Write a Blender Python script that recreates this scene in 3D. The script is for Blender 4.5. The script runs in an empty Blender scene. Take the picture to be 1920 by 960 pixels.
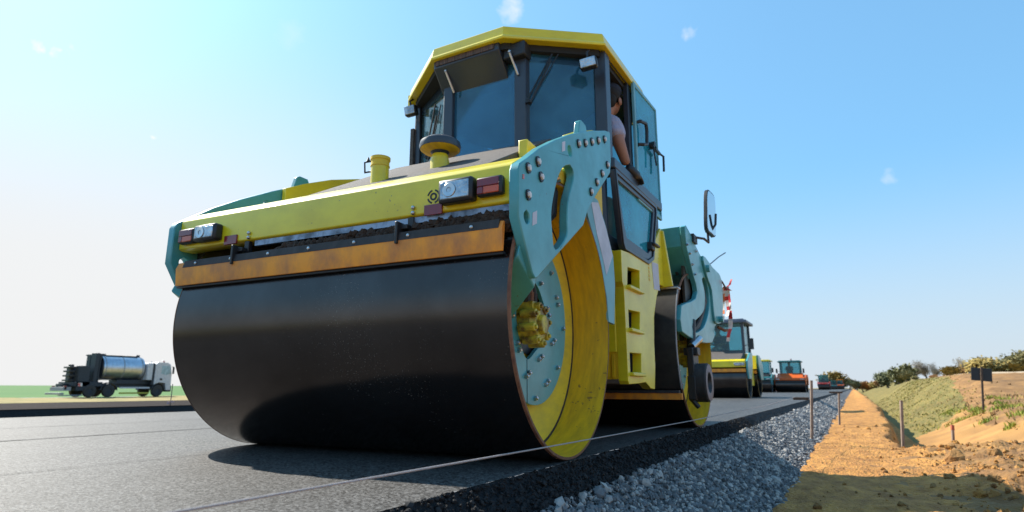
import bpy, bmesh, math, random
import numpy as np
from mathutils import Vector, Matrix
from mathutils.geometry import tessellate_polygon
random.seed(7); rng = np.random.default_rng(11)
sc = bpy.context.scene; COL = sc.collection
R_ = math.radians

# ------------------------------------------------------------------ camera, sky, sun, exposure
cd = bpy.data.cameras.new('camera'); cam = bpy.data.objects.new('camera', cd); COL.objects.link(cam); sc.camera = cam
yaw, pit = 0.507618, 0.217242
fw = Vector((-math.sin(yaw)*math.cos(pit), math.cos(yaw)*math.cos(pit), math.sin(pit)))
rt = Vector((math.cos(yaw), math.sin(yaw), 0)); up = rt.cross(fw)
M = Matrix((rt, up, -fw)).transposed().to_4x4(); M.translation = Vector((1.11428, -2.5451, 0.30695)); cam.matrix_world = M
cd.sensor_width = 36; cd.lens = 1123.0*36/1920; cd.clip_start = .02; cd.clip_end = 5000
cd.dof.use_dof = True; cd.dof.focus_distance = 2.75; cd.dof.aperture_fstop = 3.2

SUN_DIR = Vector((-1.07, .16, 1.0)).normalized()
el = math.asin(SUN_DIR.z); az = math.atan2(SUN_DIR.x, SUN_DIR.y)
w = bpy.data.worlds.new('World'); sc.world = w; w.use_nodes = True
nt = w.node_tree; N = nt.nodes; L = nt.links; N.clear()
out = N.new('ShaderNodeOutputWorld'); bg = N.new('ShaderNodeBackground'); sky = N.new('ShaderNodeTexSky')
sky.sky_type = 'NISHITA'; sky.sun_disc = False; sky.sun_elevation = el; sky.sun_rotation = az
sky.altitude = 0; sky.air_density = 1.1; sky.dust_density = 1.6; sky.ozone_density = 1.6
bg.inputs[1].default_value = .104
tc = N.new('ShaderNodeTexCoord'); nz = N.new('ShaderNodeTexNoise'); nz.inputs['Scale'].default_value = 55; nz.inputs['Detail'].default_value = 6
L.new(tc.outputs['Generated'], nz.inputs['Vector'])
sub = N.new('ShaderNodeVectorMath'); sub.operation = 'SUBTRACT'; L.new(nz.outputs['Color'], sub.inputs[0]); sub.inputs[1].default_value = (.5, .5, .5)
scl = N.new('ShaderNodeVectorMath'); scl.operation = 'SCALE'; L.new(sub.outputs[0], scl.inputs[0]); scl.inputs['Scale'].default_value = .034
add = N.new('ShaderNodeVectorMath'); add.operation = 'ADD'; L.new(tc.outputs['Generated'], add.inputs[0]); L.new(scl.outputs[0], add.inputs[1])
prev = None
for d, r, s in (((-.8559, .3019, .4198), .010, .8), ((-.8485, .3208, .4209), .008, .7), ((-.8389, .3334, .4301), .009, .8),
                ((-.8271, .4424, .3466), .008, 1), ((-.401, .7175, .5696), .026, .55), ((-.395, .713, .580), .02, .5), ((-.1595, .8378, .5222), .016, .35),
                ((.0749, .9549, .2874), .016, .3), ((-.671, .537, .5112), .03, .13)):
    dn = N.new('ShaderNodeVectorMath'); dn.operation = 'DISTANCE'; L.new(add.outputs[0], dn.inputs[0]); dn.inputs[1].default_value = d
    mr = N.new('ShaderNodeMapRange'); L.new(dn.outputs['Value'], mr.inputs[0]); mr.inputs[1].default_value = r*.8; mr.inputs[2].default_value = r*.1
    mr.inputs[3].default_value = 0; mr.inputs[4].default_value = s
    if prev is None: prev = mr.outputs[0]
    else:
        mx = N.new('ShaderNodeMath'); mx.operation = 'MAXIMUM'; L.new(prev, mx.inputs[0]); L.new(mr.outputs[0], mx.inputs[1]); prev = mx.outputs[0]
mix = N.new('ShaderNodeMixRGB'); L.new(prev, mix.inputs[0]); mix.inputs[2].default_value = (6, 6, 6, 1)
gm = N.new('ShaderNodeGamma'); gm.inputs[1].default_value = .5; L.new(sky.outputs[0], gm.inputs[0])
tn = N.new('ShaderNodeMixRGB'); tn.blend_type = 'MULTIPLY'; tn.inputs[0].default_value = 1; tn.inputs[2].default_value = (1.16, 2.14, 2.84, 1); L.new(gm.outputs[0], tn.inputs[1])
dp = N.new('ShaderNodeVectorMath'); dp.operation = 'DOT_PRODUCT'; L.new(tc.outputs['Generated'], dp.inputs[0]); dp.inputs[1].default_value = Vector((-.925, .365, .12)).normalized()
gf = N.new('ShaderNodeMapRange'); gf.interpolation_type = 'SMOOTHSTEP'; L.new(dp.outputs['Value'], gf.inputs[0]); gf.inputs[1].default_value = .66; gf.inputs[2].default_value = 1.03; gf.inputs[3].default_value = 0; gf.inputs[4].default_value = .95
hz = N.new('ShaderNodeMixRGB'); hz.inputs[2].default_value = (5.2, 5.15, 5.1, 1)
sz = N.new('ShaderNodeSeparateXYZ'); L.new(tc.outputs['Generated'], sz.inputs[0])
ef = N.new('ShaderNodeMapRange'); ef.interpolation_type = 'SMOOTHSTEP'; L.new(sz.outputs['Z'], ef.inputs[0]); ef.inputs[1].default_value = .16; ef.inputs[2].default_value = .64; ef.inputs[3].default_value = 1; ef.inputs[4].default_value = .0
em = N.new('ShaderNodeMath'); em.operation = 'MULTIPLY'; L.new(gf.outputs[0], em.inputs[0]); L.new(ef.outputs[0], em.inputs[1]); L.new(em.outputs[0], hz.inputs[0])
hf = N.new('ShaderNodeMapRange'); hf.interpolation_type = 'SMOOTHSTEP'; L.new(sz.outputs['Z'], hf.inputs[0]); hf.inputs[1].default_value = -.02; hf.inputs[2].default_value = .34; hf.inputs[3].default_value = .92; hf.inputs[4].default_value = 0
h2 = N.new('ShaderNodeMixRGB'); L.new(hf.outputs[0], h2.inputs[0]); L.new(tn.outputs[0], h2.inputs[1]); h2.inputs[2].default_value = (4.05, 4.45, 4.9, 1); L.new(h2.outputs[0], hz.inputs[1])
L.new(hz.outputs[0], mix.inputs[1]); L.new(mix.outputs[0], bg.inputs[0]); L.new(bg.outputs[0], out.inputs[0])

sd = bpy.data.lights.new('sun', 'SUN'); sun = bpy.data.objects.new('sun', sd); COL.objects.link(sun)
sd.energy = 5.0; sd.angle = R_(.6); sd.color = (1, .93, .82); sun.rotation_euler = (-SUN_DIR).to_track_quat('-Z', 'Y').to_euler()
sc.view_settings.view_transform = 'Standard'; sc.view_settings.look = 'None'; sc.view_settings.exposure = 0.74; sc.view_settings.gamma = 1
sc.cycles.max_bounces = 8; sc.cycles.transparent_max_bounces = 24

# ------------------------------------------------------------------ materials
MATS = {}
def mat(name, c, rough=.5, metal=0., c2=None, vs=6., lo=.4, hi=.65, bump=0., bs=60., coat=0., spec=.5, stretch=None, bdist=.01, detail=6, rv=0., macro=None):
    m = bpy.data.materials.new(name); m.use_nodes = True; t = m.node_tree; n = t.nodes; l = t.links
    b = n['Principled BSDF']; b.inputs['Roughness'].default_value = rough; b.inputs['Metallic'].default_value = metal
    b.inputs['Coat Weight'].default_value = coat; b.inputs['Coat Roughness'].default_value = .12; b.inputs['Specular IOR Level'].default_value = spec
    co = n.new('ShaderNodeTexCoord'); vec = co.outputs['Object']
    if stretch:
        mp = n.new('ShaderNodeMapping'); mp.inputs['Scale'].default_value = stretch; l.new(vec, mp.inputs['Vector']); vec = mp.outputs[0]
    if c2 is None: c2 = tuple(x*.78 for x in c)
    tx = n.new('ShaderNodeTexNoise'); tx.inputs['Scale'].default_value = vs; tx.inputs['Detail'].default_value = detail; tx.inputs['Roughness'].default_value = .62
    l.new(vec, tx.inputs['Vector'])
    rp = n.new('ShaderNodeValToRGB'); rp.color_ramp.elements[0].position = lo; rp.color_ramp.elements[1].position = hi
    rp.color_ramp.elements[0].color = (*c, 1); rp.color_ramp.elements[1].color = (*c2, 1)
    l.new(tx.outputs['Fac'], rp.inputs[0]); colr = rp.outputs[0]
    if macro:                                                            # broad wear and soiling: (scale, stretch, darkest)
        mp = n.new('ShaderNodeMapping'); mp.inputs['Scale'].default_value = macro[1]; l.new(co.outputs['Object'], mp.inputs['Vector'])
        t3 = n.new('ShaderNodeTexNoise'); t3.inputs['Scale'].default_value = macro[0]; t3.inputs['Detail'].default_value = 5; t3.inputs['Roughness'].default_value = .65; l.new(mp.outputs[0], t3.inputs['Vector'])
        r3 = n.new('ShaderNodeValToRGB'); r3.color_ramp.elements[0].position = .33; r3.color_ramp.elements[1].position = .62; dk = macro[2] if isinstance(macro[2], tuple) else (macro[2],)*3
        r3.color_ramp.elements[0].color = (*dk, 1); r3.color_ramp.elements[1].color = (1, 1, 1, 1); l.new(t3.outputs['Fac'], r3.inputs[0])
        mm_ = n.new('ShaderNodeMixRGB'); mm_.blend_type = 'MULTIPLY'; mm_.inputs[0].default_value = 1; l.new(colr, mm_.inputs[1]); l.new(r3.outputs[0], mm_.inputs[2]); colr = mm_.outputs[0]
    l.new(colr, b.inputs['Base Color'])
    if rv:
        mr = n.new('ShaderNodeMapRange'); l.new(tx.outputs['Fac'], mr.inputs[0]); mr.inputs[1].default_value = .3; mr.inputs[2].default_value = .7
        mr.inputs[3].default_value = rough-rv; mr.inputs[4].default_value = rough+rv; l.new(mr.outputs[0], b.inputs['Roughness'])
    if bump:
        t2 = n.new('ShaderNodeTexNoise'); t2.inputs['Scale'].default_value = bs; t2.inputs['Detail'].default_value = 4; l.new(co.outputs['Object'], t2.inputs['Vector'])
        bp = n.new('ShaderNodeBump'); bp.inputs['Strength'].default_value = bump; bp.inputs['Distance'].default_value = bdist
        l.new(t2.outputs['Fac'], bp.inputs['Height']); l.new(bp.outputs[0], b.inputs['Normal'])
    MATS[name] = m; return m
def glass(name, tint, refl=1.0, sky_haze=.06, sky_haze_c=(.35, .5, .6)):
    m = bpy.data.materials.new(name); m.use_nodes = True; t = m.node_tree; n = t.nodes; l = t.links; n.clear()
    o = n.new('ShaderNodeOutputMaterial'); tr = n.new('ShaderNodeBsdfTransparent'); tr.inputs[0].default_value = (*tint, 1)
    gl = n.new('ShaderNodeBsdfGlossy'); gl.inputs['Roughness'].default_value = .02; fr = n.new('ShaderNodeFresnel'); fr.inputs[0].default_value = 1.5
    df = n.new('ShaderNodeBsdfDiffuse'); df.inputs[0].default_value = (*sky_haze_c, 1)  # blue diffuse film stands in for sky reflection and haze on the panes
    m1 = n.new('ShaderNodeMixShader'); co = n.new('ShaderNodeTexCoord'); tx = n.new('ShaderNodeTexNoise'); tx.inputs['Scale'].default_value = 3.2; tx.inputs['Detail'].default_value = 7; tx.inputs['Roughness'].default_value = .65; l.new(co.outputs['Object'], tx.inputs['Vector'])
    mr = n.new('ShaderNodeMapRange'); l.new(tx.outputs['Fac'], mr.inputs[0]); mr.inputs[1].default_value = .3; mr.inputs[2].default_value = .7; mr.inputs[3].default_value = sky_haze*.45; mr.inputs[4].default_value = min(sky_haze*1.55, 1); l.new(mr.outputs[0], m1.inputs[0]); l.new(tr.outputs[0], m1.inputs[1]); l.new(df.outputs[0], m1.inputs[2])
    mu = n.new('ShaderNodeMath'); mu.operation = 'MULTIPLY'; l.new(fr.outputs[0], mu.inputs[0]); mu.inputs[1].default_value = refl
    m2 = n.new('ShaderNodeMixShader'); l.new(mu.outputs[0], m2.inputs[0]); l.new(m1.outputs[0], m2.inputs[1]); l.new(gl.outputs[0], m2.inputs[2])
    l.new(m2.outputs[0], o.inputs[0]); MATS[name] = m; return m

YEL = mat('yellow_paint', (.86, .70, .014), .38, rv=.08, macro=(2.5, (1,1,2), (.82,.80,.85)), c2=(.76, .61, .02), vs=3, coat=.35)
YELD = mat('dusty_yellow_paint', (.84, .58, .03), .6, c2=(.60, .42, .05), vs=5, stretch=(1, 1, 2.5), lo=.38, hi=.72)
YELO = mat('worn_yellow_paint', (.80, .49, .008), .5, c2=(.52, .30, .012), vs=7, stretch=(6, 1, 1), lo=.35, hi=.75)
TUR = mat('turquoise_paint', (.085, .39, .42), .4, c2=(.07, .33, .36), macro=(3, (1,1,1.6), (.80,.80,.78)), rv=.08, vs=4, coat=.3)
TURP = mat('pale_turquoise_paint', (.17, .44, .50), .45, vs=4)
WHITE = mat('white_film', (.62, .62, .70), .5)
STEEL = mat('drum_steel', (.105, .09, .084), .20, .93, c2=(.07, .057, .052), vs=1.6, stretch=(1.2, .7, .7), lo=.3, hi=.75, bump=.10, bs=240, bdist=.002, rv=.03, macro=(1.3, (1,1,1), .72))
def speckle(m, scale, cut, col, mask_scale):                             # dried splashes and grit stuck to a surface
    n = m.node_tree.nodes; l = m.node_tree.links; b = n['Principled BSDF']; co = [q for q in n if q.type == 'TEX_COORD'][0].outputs['Object']
    a = n.new('ShaderNodeTexNoise'); a.inputs['Scale'].default_value = scale; a.inputs['Detail'].default_value = 2; l.new(co, a.inputs['Vector'])
    c = n.new('ShaderNodeTexNoise'); c.inputs['Scale'].default_value = mask_scale; c.inputs['Detail'].default_value = 4; l.new(co, c.inputs['Vector'])
    ad = n.new('ShaderNodeMath'); ad.operation = 'MULTIPLY_ADD'; l.new(c.outputs['Fac'], ad.inputs[0]); ad.inputs[1].default_value = .55; l.new(a.outputs['Fac'], ad.inputs[2])
    mr = n.new('ShaderNodeMapRange'); l.new(ad.outputs[0], mr.inputs[0]); mr.inputs[1].default_value = cut; mr.inputs[2].default_value = cut+.05; mr.inputs[3].default_value = 0; mr.inputs[4].default_value = .85
    old = b.inputs['Base Color'].links[0].from_socket; mx = n.new('ShaderNodeMixRGB'); l.new(mr.outputs[0], mx.inputs[0]); l.new(old, mx.inputs[1]); mx.inputs[2].default_value = (*col, 1); l.new(mx.outputs[0], b.inputs['Base Color'])
    base = b.inputs['Metallic'].default_value
    if base > .3:
        iv = n.new('ShaderNodeMath'); iv.operation = 'MULTIPLY_ADD'; l.new(mr.outputs[0], iv.inputs[0]); iv.inputs[1].default_value = -base; iv.inputs[2].default_value = base; l.new(iv.outputs[0], b.inputs['Metallic'])
speckle(STEEL, 150, .985, (.13, .115, .10), 2.0); speckle(YEL, 70, 1.03, (.20, .14, .05), 3.0); speckle(TUR, 70, 1.03, (.10, .14, .13), 3.0); speckle(YELO, 45, 1.0, (.22, .13, .03), 3.5); speckle(YELD, 45, 1.0, (.30, .20, .06), 3.5)
RUST = mat('rust_rim', (.22, .10, .05), .7, c2=(.12, .05, .03), vs=25)
ORANGE = mat('rusty_orange_blade', (.95, .34, .02), .6, c2=(.50, .18, .05), vs=6, stretch=(1.6, 1, 1), lo=.38, hi=.68)
BLK = mat('black_plastic', (.018, .019, .022), .45)
NAVY = mat('cab_frame_paint', (.032, .042, .062), .42, c2=(.028, .036, .052), coat=.2)
RUB = mat('black_rubber', (.032, .03, .03), .75, c2=(.06, .055, .055), vs=18, stretch=(1, 1, .3), lo=.45, hi=.75)
RUBG = mat('scuffed_rubber_guard', (.022, .02, .018), .5, c2=(.045, .04, .033), vs=9, lo=.4, hi=.7)
DIRT = mat('caked_dirt', (.062, .04, .028), .95, c2=(.03, .02, .015), vs=40, bump=.6, bs=120)
BRIGHT = mat('bright_steel', (.55, .57, .6), .3, 1.0)
STRIP = mat('scraped_sky_blue_steel', (.30, .36, .46), .45, .6, c2=(.10, .12, .15), vs=9, lo=.45, hi=.6)  # blue of the reflected sky is put into the steel colour
GREY = mat('grey_paint', (.30, .31, .33), .5)
DECK = mat('anti_slip_deck', (.11, .095, .085), .8, c2=(.075, .065, .06), vs=30, bump=.4, bs=300)
RED = mat('red_lens', (.22, .012, .02), .2, c2=(.15, .01, .02), coat=.5)
ORL = mat('orange_lens', (.62, .09, .02), .2, coat=.5)
ZINC = mat('zinc_bolt_head', (.78,.80,.80), .5)
LENS = mat('lamp_glass', (.50, .55, .60), .10, .75, c2=(.22, .26, .31), vs=16, bump=.35, bs=70)
HEADL = mat('dark_headliner', (.022, .024, .026), .8)
VENT = mat('copper_filter_mesh', (.16, .10, .08), .7, c2=(.05, .035, .03), vs=60, stretch=(3, .1, .1), lo=.45, hi=.55)
SEAT = mat('seat_fabric', (.09, .10, .12), .9)
CREAM = mat('cream_panel', (.6, .56, .46), .6)
SKIN = mat('skin', (.40, .19, .12), .55)
SHIRT = mat('pale_shirt', (.42, .41, .53), .9, bump=1.0, bs=17, bdist=.03)
HAIR = mat('dark_hair', (.012, .010, .009), .8)
TROU = mat('work_trousers', (.02, .03, .055), .9)
WS = glass('cab_front_glass', (.30, .56, .70), 1.5, .24, (.09, .38, .62))
WSIDE = glass('cab_side_glass', (.22, .72, .86), .9, .45, (.05, .52, .68))
WFAR = glass('far_cab_glass', (.42, .62, .66), .8, .12, (.3, .5, .55))
CHROME = mat('polished_tank', (.56, .60, .66), .36, 1.0, c2=(.44, .47, .52), vs=3)

# ------------------------------------------------------------------ mesh helpers
PSI = .0585748
FRONT = Matrix.Rotation(PSI, 4, 'Z')
class B:
    def __init__(s): s.bm = bmesh.new()
    def _add(s, verts, faces, mi=0):
        vs = [s.bm.verts.new(v) for v in verts]; fs = []
        for f in faces:
            try:
                q = s.bm.faces.new([vs[i] for i in f]); q.material_index = mi; fs.append(q)
            except ValueError: pass
        return vs
    def box(s, x0, x1, y0, y1, z0, z1, mi=0, rot=None):
        v = [Vector(p) for p in ((x0,y0,z0),(x1,y0,z0),(x1,y1,z0),(x0,y1,z0),(x0,y0,z1),(x1,y0,z1),(x1,y1,z1),(x0,y1,z1))]
        if rot is not None:
            c = sum(v, Vector())/8; v = [c+rot@(p-c) for p in v]
        s._add(v, [(0,3,2,1),(4,5,6,7),(0,1,5,4),(1,2,6,5),(2,3,7,6),(3,0,4,7)], mi); return s
    def cyl(s, p0, p1, r0, r1=None, seg=16, mi=0):
        r1 = r0 if r1 is None else r1; p0 = Vector(p0); p1 = Vector(p1); d = (p1-p0).normalized()
        a = d.orthogonal().normalized(); b = d.cross(a); v = []
        for p, r in ((p0, r0), (p1, r1)):
            for k in range(seg):
                t = 2*math.pi*k/seg; v.append(p+(a*math.cos(t)+b*math.sin(t))*r)
        f = [(k, (k+1) % seg, seg+(k+1) % seg, seg+k) for k in range(seg)]
        f += [tuple(range(seg))[::-1], tuple(range(seg, 2*seg))]; s._add(v, f, mi); return s
    def tube(s, pts, r, seg=8, mi=0):
        pts = [Vector(p) for p in pts]; v = []; n = len(pts); a = None
        for i, p in enumerate(pts):
            d = (pts[min(i+1, n-1)]-pts[max(i-1, 0)]).normalized()
            a = d.orthogonal().normalized() if a is None else (a-d*a.dot(d)).normalized(); b = d.cross(a)
            rr = r[i] if isinstance(r, (list, tuple)) else r
            for k in range(seg):
                t = 2*math.pi*k/seg; v.append(p+(a*math.cos(t)+b*math.sin(t))*rr)
        f = [(i*seg+k, i*seg+(k+1) % seg, (i+1)*seg+(k+1) % seg, (i+1)*seg+k) for i in range(n-1) for k in range(seg)]
        f += [tuple(range(seg))[::-1], tuple(range((n-1)*seg, n*seg))]; s._add(v, f, mi); return s
    def lathe(s, prof, org, axis='x', seg=64, mi=0, closed=False):     # prof: (along, radius)
        o = Vector(org); v = []; n = len(prof)
        for a, r in prof:
            for k in range(seg):
                t = 2*math.pi*k/seg; c, q = r*math.cos(t), r*math.sin(t)
                v.append(o+(Vector((a, c, q)) if axis == 'x' else Vector((c, q, a)) if axis == 'z' else Vector((c, a, q))))
        m = n if closed else n-1
        f = [(i*seg+k, i*seg+(k+1) % seg, ((i+1) % n)*seg+(k+1) % seg, ((i+1) % n)*seg+k) for i in range(m) for k in range(seg)]
        s._add(v, f, mi); return s
    def prism(s, poly, vec, mi=0):                                     # planar 3d polygon swept along vec
        p = [Vector(q) for q in poly]; n = len(p); vec = Vector(vec)
        v = p+[q+vec for q in p]
        f = [tuple(range(n)), tuple(range(n, 2*n))[::-1]]+[(i, (i+1) % n, n+(i+1) % n, n+i) for i in range(n)]
        s._add(v, f, mi); return s
    def plate(s, outer, holes, x0, x1, mi=0, plane='x'):               # polygon with holes, thick along one axis
        loops = [[Vector((a, b, 0)) for a, b in lp] for lp in [outer]+list(holes)]
        tri = tessellate_polygon(loops); flat = [q for lp in loops for q in lp]; n = len(flat)
        mk = (lambda q, x: Vector((x, q.x, q.y))) if plane == 'x' else (lambda q, x: Vector((q.x, x, q.y))) if plane == 'y' else (lambda q, x: Vector((q.x, q.y, x)))
        v = [mk(q, x0) for q in flat]+[mk(q, x1) for q in flat]
        f = [tuple(t) for t in tri]+[tuple(n+i for i in t)[::-1] for t in tri]; k = 0
        for lp in loops:
            m = len(lp); f += [(k+i, k+(i+1) % m, n+k+(i+1) % m, n+k+i) for i in range(m)]; k += m
        s._add(v, f, mi); return s
    def ball(s, c, r, sx=1, sy=1, sz=1, sub=2, mi=0, jit=0):
        g = bmesh.ops.create_icosphere(s.bm, subdivisions=sub, radius=1)
        for q in g['verts']:
            j = 1+random.uniform(-jit, jit); q.co = Vector(c)+Vector((q.co.x*r*sx*j, q.co.y*r*sy*j, q.co.z*r*sz*j))
        for fc in {fc for q in g['verts'] for fc in q.link_faces}: fc.material_index = mi
        return s
    def done(s, name, m, parent=None, xf=None, bev=0, smooth=True, ang=38, label=None):
        bm = s.bm
        if xf is not None: bmesh.ops.transform(bm, matrix=xf, verts=bm.verts)
        bmesh.ops.recalc_face_normals(bm, faces=bm.faces)
        if smooth:
            for f in bm.faces: f.smooth = True
            for e in bm.edges:
                if len(e.link_faces) != 2 or e.calc_face_angle(0) > R_(ang): e.smooth = False
        me = bpy.data.meshes.new(name); bm.to_mesh(me); bm.free()
        for q in (m if isinstance(m, (list, tuple)) else [m]): me.materials.append(q)
        o = bpy.data.objects.new(name, me); COL.objects.link(o)
        if parent is not None: attach(o, parent)
        if bev:
            md = o.modifiers.new('bevel', 'BEVEL'); md.width = bev; md.segments = 2; md.limit_method = 'ANGLE'; md.angle_limit = R_(40)
        if label: o['label'] = label
        return o
WM = {}
def world(o): return WM.get(o.name, Matrix.Identity(4))
def attach(o, parent):
    o.parent = parent; o.matrix_parent_inverse = world(parent).inverted()
def tag(o, label=None, cat=None, group=None, kind=None):
    if label: o['label'] = label
    if cat: o['category'] = cat
    if group: o['group'] = group
    if kind: o['kind'] = kind
    return o
def thing(name, loc, label, cat, group=None):
    o = bpy.data.objects.new(name, None); COL.objects.link(o); o.location = loc; o.empty_display_size = .2
    WM[o.name] = Matrix.Translation(loc); return tag(o, label, cat, group)
def copy_tree(o, parent=None):
    c = o.copy(); COL.objects.link(c)
    if parent is not None: c.parent = parent
    for ch in list(o.children): copy_tree(ch, c)
    return c
def smooth_poly(pts, n=4, keep=()):                                    # Catmull-Rom rounded closed outline
    o = []; m = len(pts)
    for i in range(m):
        p0, p1, p2, p3 = (np.array(pts[(i+k-1) % m], float) for k in range(4))
        for t in np.linspace(0, 1, n, endpoint=False):
            o.append(tuple(.5*(2*p1+(p2-p0)*t+(2*p0-5*p1+4*p2-p3)*t*t+(3*p1-p0-3*p2+p3)*t**3)))
    return o
def circ(cy, cz, r, n=16): return [(cy+r*math.cos(2*math.pi*k/n), cz+r*math.sin(2*math.pi*k/n)) for k in range(n)]

# ------------------------------------------------------------------ value noise for terrain
PERM = rng.random((256, 256))
def vn(x, y):
    xi = np.floor(x).astype(int); yi = np.floor(y).astype(int); fx = x-xi; fy = y-yi
    fx = fx*fx*(3-2*fx); fy = fy*fy*(3-2*fy); g = lambda a, b: PERM[a % 256, b % 256]
    return (g(xi, yi)*(1-fx)+g(xi+1, yi)*fx)*(1-fy)+(g(xi, yi+1)*(1-fx)+g(xi+1, yi+1)*fx)*fy-.5
def fbm(x, y, o=5, g=.5):
    s = 0; a = 1.
    for k in range(o): s = s+a*vn(x*2**k+17*k, y*2**k+31*k); a *= g
    return s
def ss(a, b, x): t = np.clip((x-a)/(b-a), 0, 1); return t*t*(3-2*t)
def grid(name, xs, ys, h, m, kind='structure', matf=None, smooth=True):
    X, Y = np.meshgrid(np.asarray(xs, float), np.asarray(ys, float)); r = h(X, Y)
    if isinstance(r, tuple): X, Y, Z = r
    else: Z = r+0*X
    nx, ny = len(xs), len(ys); V = np.c_[X.ravel(), Y.ravel(), Z.ravel()]
    i = (np.arange(ny-1)[:, None]*nx+np.arange(nx-1)[None]).ravel(); F = np.c_[i, i+1, i+1+nx, i+nx]
    me = bpy.data.meshes.new(name); me.from_pydata(V.tolist(), [], F.tolist())
    for q in (m if isinstance(m, list) else [m]): me.materials.append(q)
    if matf is not None:
        c = V[F].mean(1); me.polygons.foreach_set('material_index', matf(c[:, 0], c[:, 1], c[:, 2]).astype(np.int32))
    me.polygons.foreach_set('use_smooth', np.full(len(F), smooth)); me.update()
    o = bpy.data.objects.new(name, me); COL.objects.link(o); o['kind'] = kind; return o
def cat_(*a): return np.unique(np.concatenate(a))

# ------------------------------------------------------------------ setting: ground
ASPH = mat('rolled_asphalt', (.125, .12, .115), .6, c2=(.022, .022, .024), vs=95, lo=.40, hi=.60, bump=.4, bs=120, bdist=.006, detail=5, spec=.28, macro=(1.1, (1.3,.16,1), .72))
_n = ASPH.node_tree.nodes; _l = ASPH.node_tree.links; vo = _n.new('ShaderNodeTexVoronoi'); vo.inputs['Scale'].default_value = 125; _l.new([q for q in _n if q.type == 'TEX_COORD'][0].outputs['Object'], vo.inputs['Vector'])
sp_ = _n.new('ShaderNodeSeparateColor'); _l.new(vo.outputs['Color'], sp_.inputs[0]); rp_ = [q for q in _n if q.type == 'VALTORGB'][0]; _l.new(sp_.outputs[0], rp_.inputs[0])   # each stone chip its own tone
e_ = rp_.color_ramp; e_.elements[0].position = .0; e_.elements[0].color = (.016, .016, .017, 1); e_.elements[1].position = 1; e_.elements[1].color = (.165, .16, .155, 1)
for p_, c_ in ((.30, .022), (.42, .066), (.75, .095)): q = e_.elements.new(p_); q.color = (c_*1.03, c_, c_*.96, 1)
ASPHD = mat('fresh_dark_asphalt', (.030, .022, .020), .95, c2=(.018, .014, .013), spec=.08, vs=120, bump=.6, bs=120)
BITU = mat('bitumen_edge', (.010, .010, .011), .75, c2=(.022, .022, .024), spec=.25, vs=70, bump=.8, bs=90, bdist=.02)
SEAM = mat('dark_seam', (.012, .012, .013), .8)
GRAV = mat('gravel_base', (.10, .105, .11), .9, c2=(.2, .2, .2), vs=40, bump=1, bs=60, bdist=.03)
STONE1 = mat('pale_stone', (.44, .42, .39), .85, c2=(.28, .27, .26), vs=30)
STONE2 = mat('grey_stone', (.19, .195, .20), .85, c2=(.10, .11, .12), vs=30)
SAND = mat('orange_sand', (.68, .325, .075), .95, c2=(.40, .175, .045), macro=(2.2, (1,.7,1), (.70,.66,.62)), vs=7, stretch=(1.6, .8, 1), lo=.36, hi=.68, bump=1.0, bs=38, bdist=.05)
SOIL = mat('pale_clay_soil', (.54, .28, .08), .95, c2=(.33, .165, .05), macro=(.9, (1,1,1), .62), vs=1.8, lo=.38, hi=.66, bump=.7, bs=25, bdist=.04)
SOILB = mat('brown_topsoil', (.25, .125, .042), .95, c2=(.40, .21, .065), macro=(.7, (1,1,1), .6), vs=2.6, lo=.4, hi=.65, bump=.8, bs=25, bdist=.04)
GRASSB = mat('thin_grass_bank', (.12, .12, .025), .95, c2=(.29, .20, .055), macro=(.5, (1,.5,1), (.62,.6,.5)), vs=6, lo=.4, hi=.62, bump=1.0, bs=14, bdist=.05)
VERGE = mat('dry_grass_verge', (.34, .25, .09), .95, c2=(.22, .19, .06), vs=.6, bump=.8, bs=8, bdist=.1)
FIELD = mat('green_crop_field', (.035, .135, .010), .95, c2=(.055, .155, .014), vs=.05)
TRACK = mat('pale_dirt_track', (.50, .38, .25), .95, c2=(.40, .29, .18), vs=.3)
FARF = mat('far_stubble_field', (.30, .22, .11), .95, c2=(.18, .17, .06), vs=.06)

ysR = cat_(np.linspace(-14, -3, 23), np.linspace(-3, 6, 60), np.linspace(6, 30, 60), np.geomspace(30, 500, 40))
edge = lambda y: .018+.012*fbm(y*3, y*0+2)+.006*fbm(y*14, y*0+5)
def road_h(X, Y):
    X2 = X+np.where(X > -.05, edge(Y)-X.max(), 0)*(X > -.05); return X2, Y, 0*X
grid('road', cat_([-6.85], np.linspace(-6.8, -.2, 12), [0.0]), cat_(np.linspace(-14, -2.6, 30), np.arange(-2.6, 8, .035), np.geomspace(8, 500, 220)), road_h, ASPH)
def shoulder_h(X, Y):                                                   # X is a 0..1 parameter down the slope
    t = X; e = edge(Y); rough = .5+.5*ss(0, .15, t)*1
    x = e-.004+t*.155+.012*rough*fbm(Y*18+t*9, t*7+Y*5); z = -.001-.135*t**.9+.014*ss(.02, .2, t)*fbm(Y*22, t*9+3)+.02*ss(.02, .2, t)*fbm(Y*70, t*31, 3)
    return x, Y, z
grid('asphalt_edge', np.linspace(0, 1, 22), cat_(np.linspace(-14, -2.6, 60), np.arange(-2.6, 5, .012), np.geomspace(5, 500, 500)), shoulder_h, BITU)
def gravel_z(x, y): return -.10-.30*np.clip((x-.13)/(.50+.06*fbm(y*1.3, y*0)), 0, 1.25)+.012*fbm(x*14, y*14, 3)
grid('gravel_bed', np.linspace(.10, .80, 22), cat_(np.linspace(-14, -3, 20), np.arange(-3, 8, .05), np.geomspace(8, 500, 120)), gravel_z, GRAV)

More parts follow.
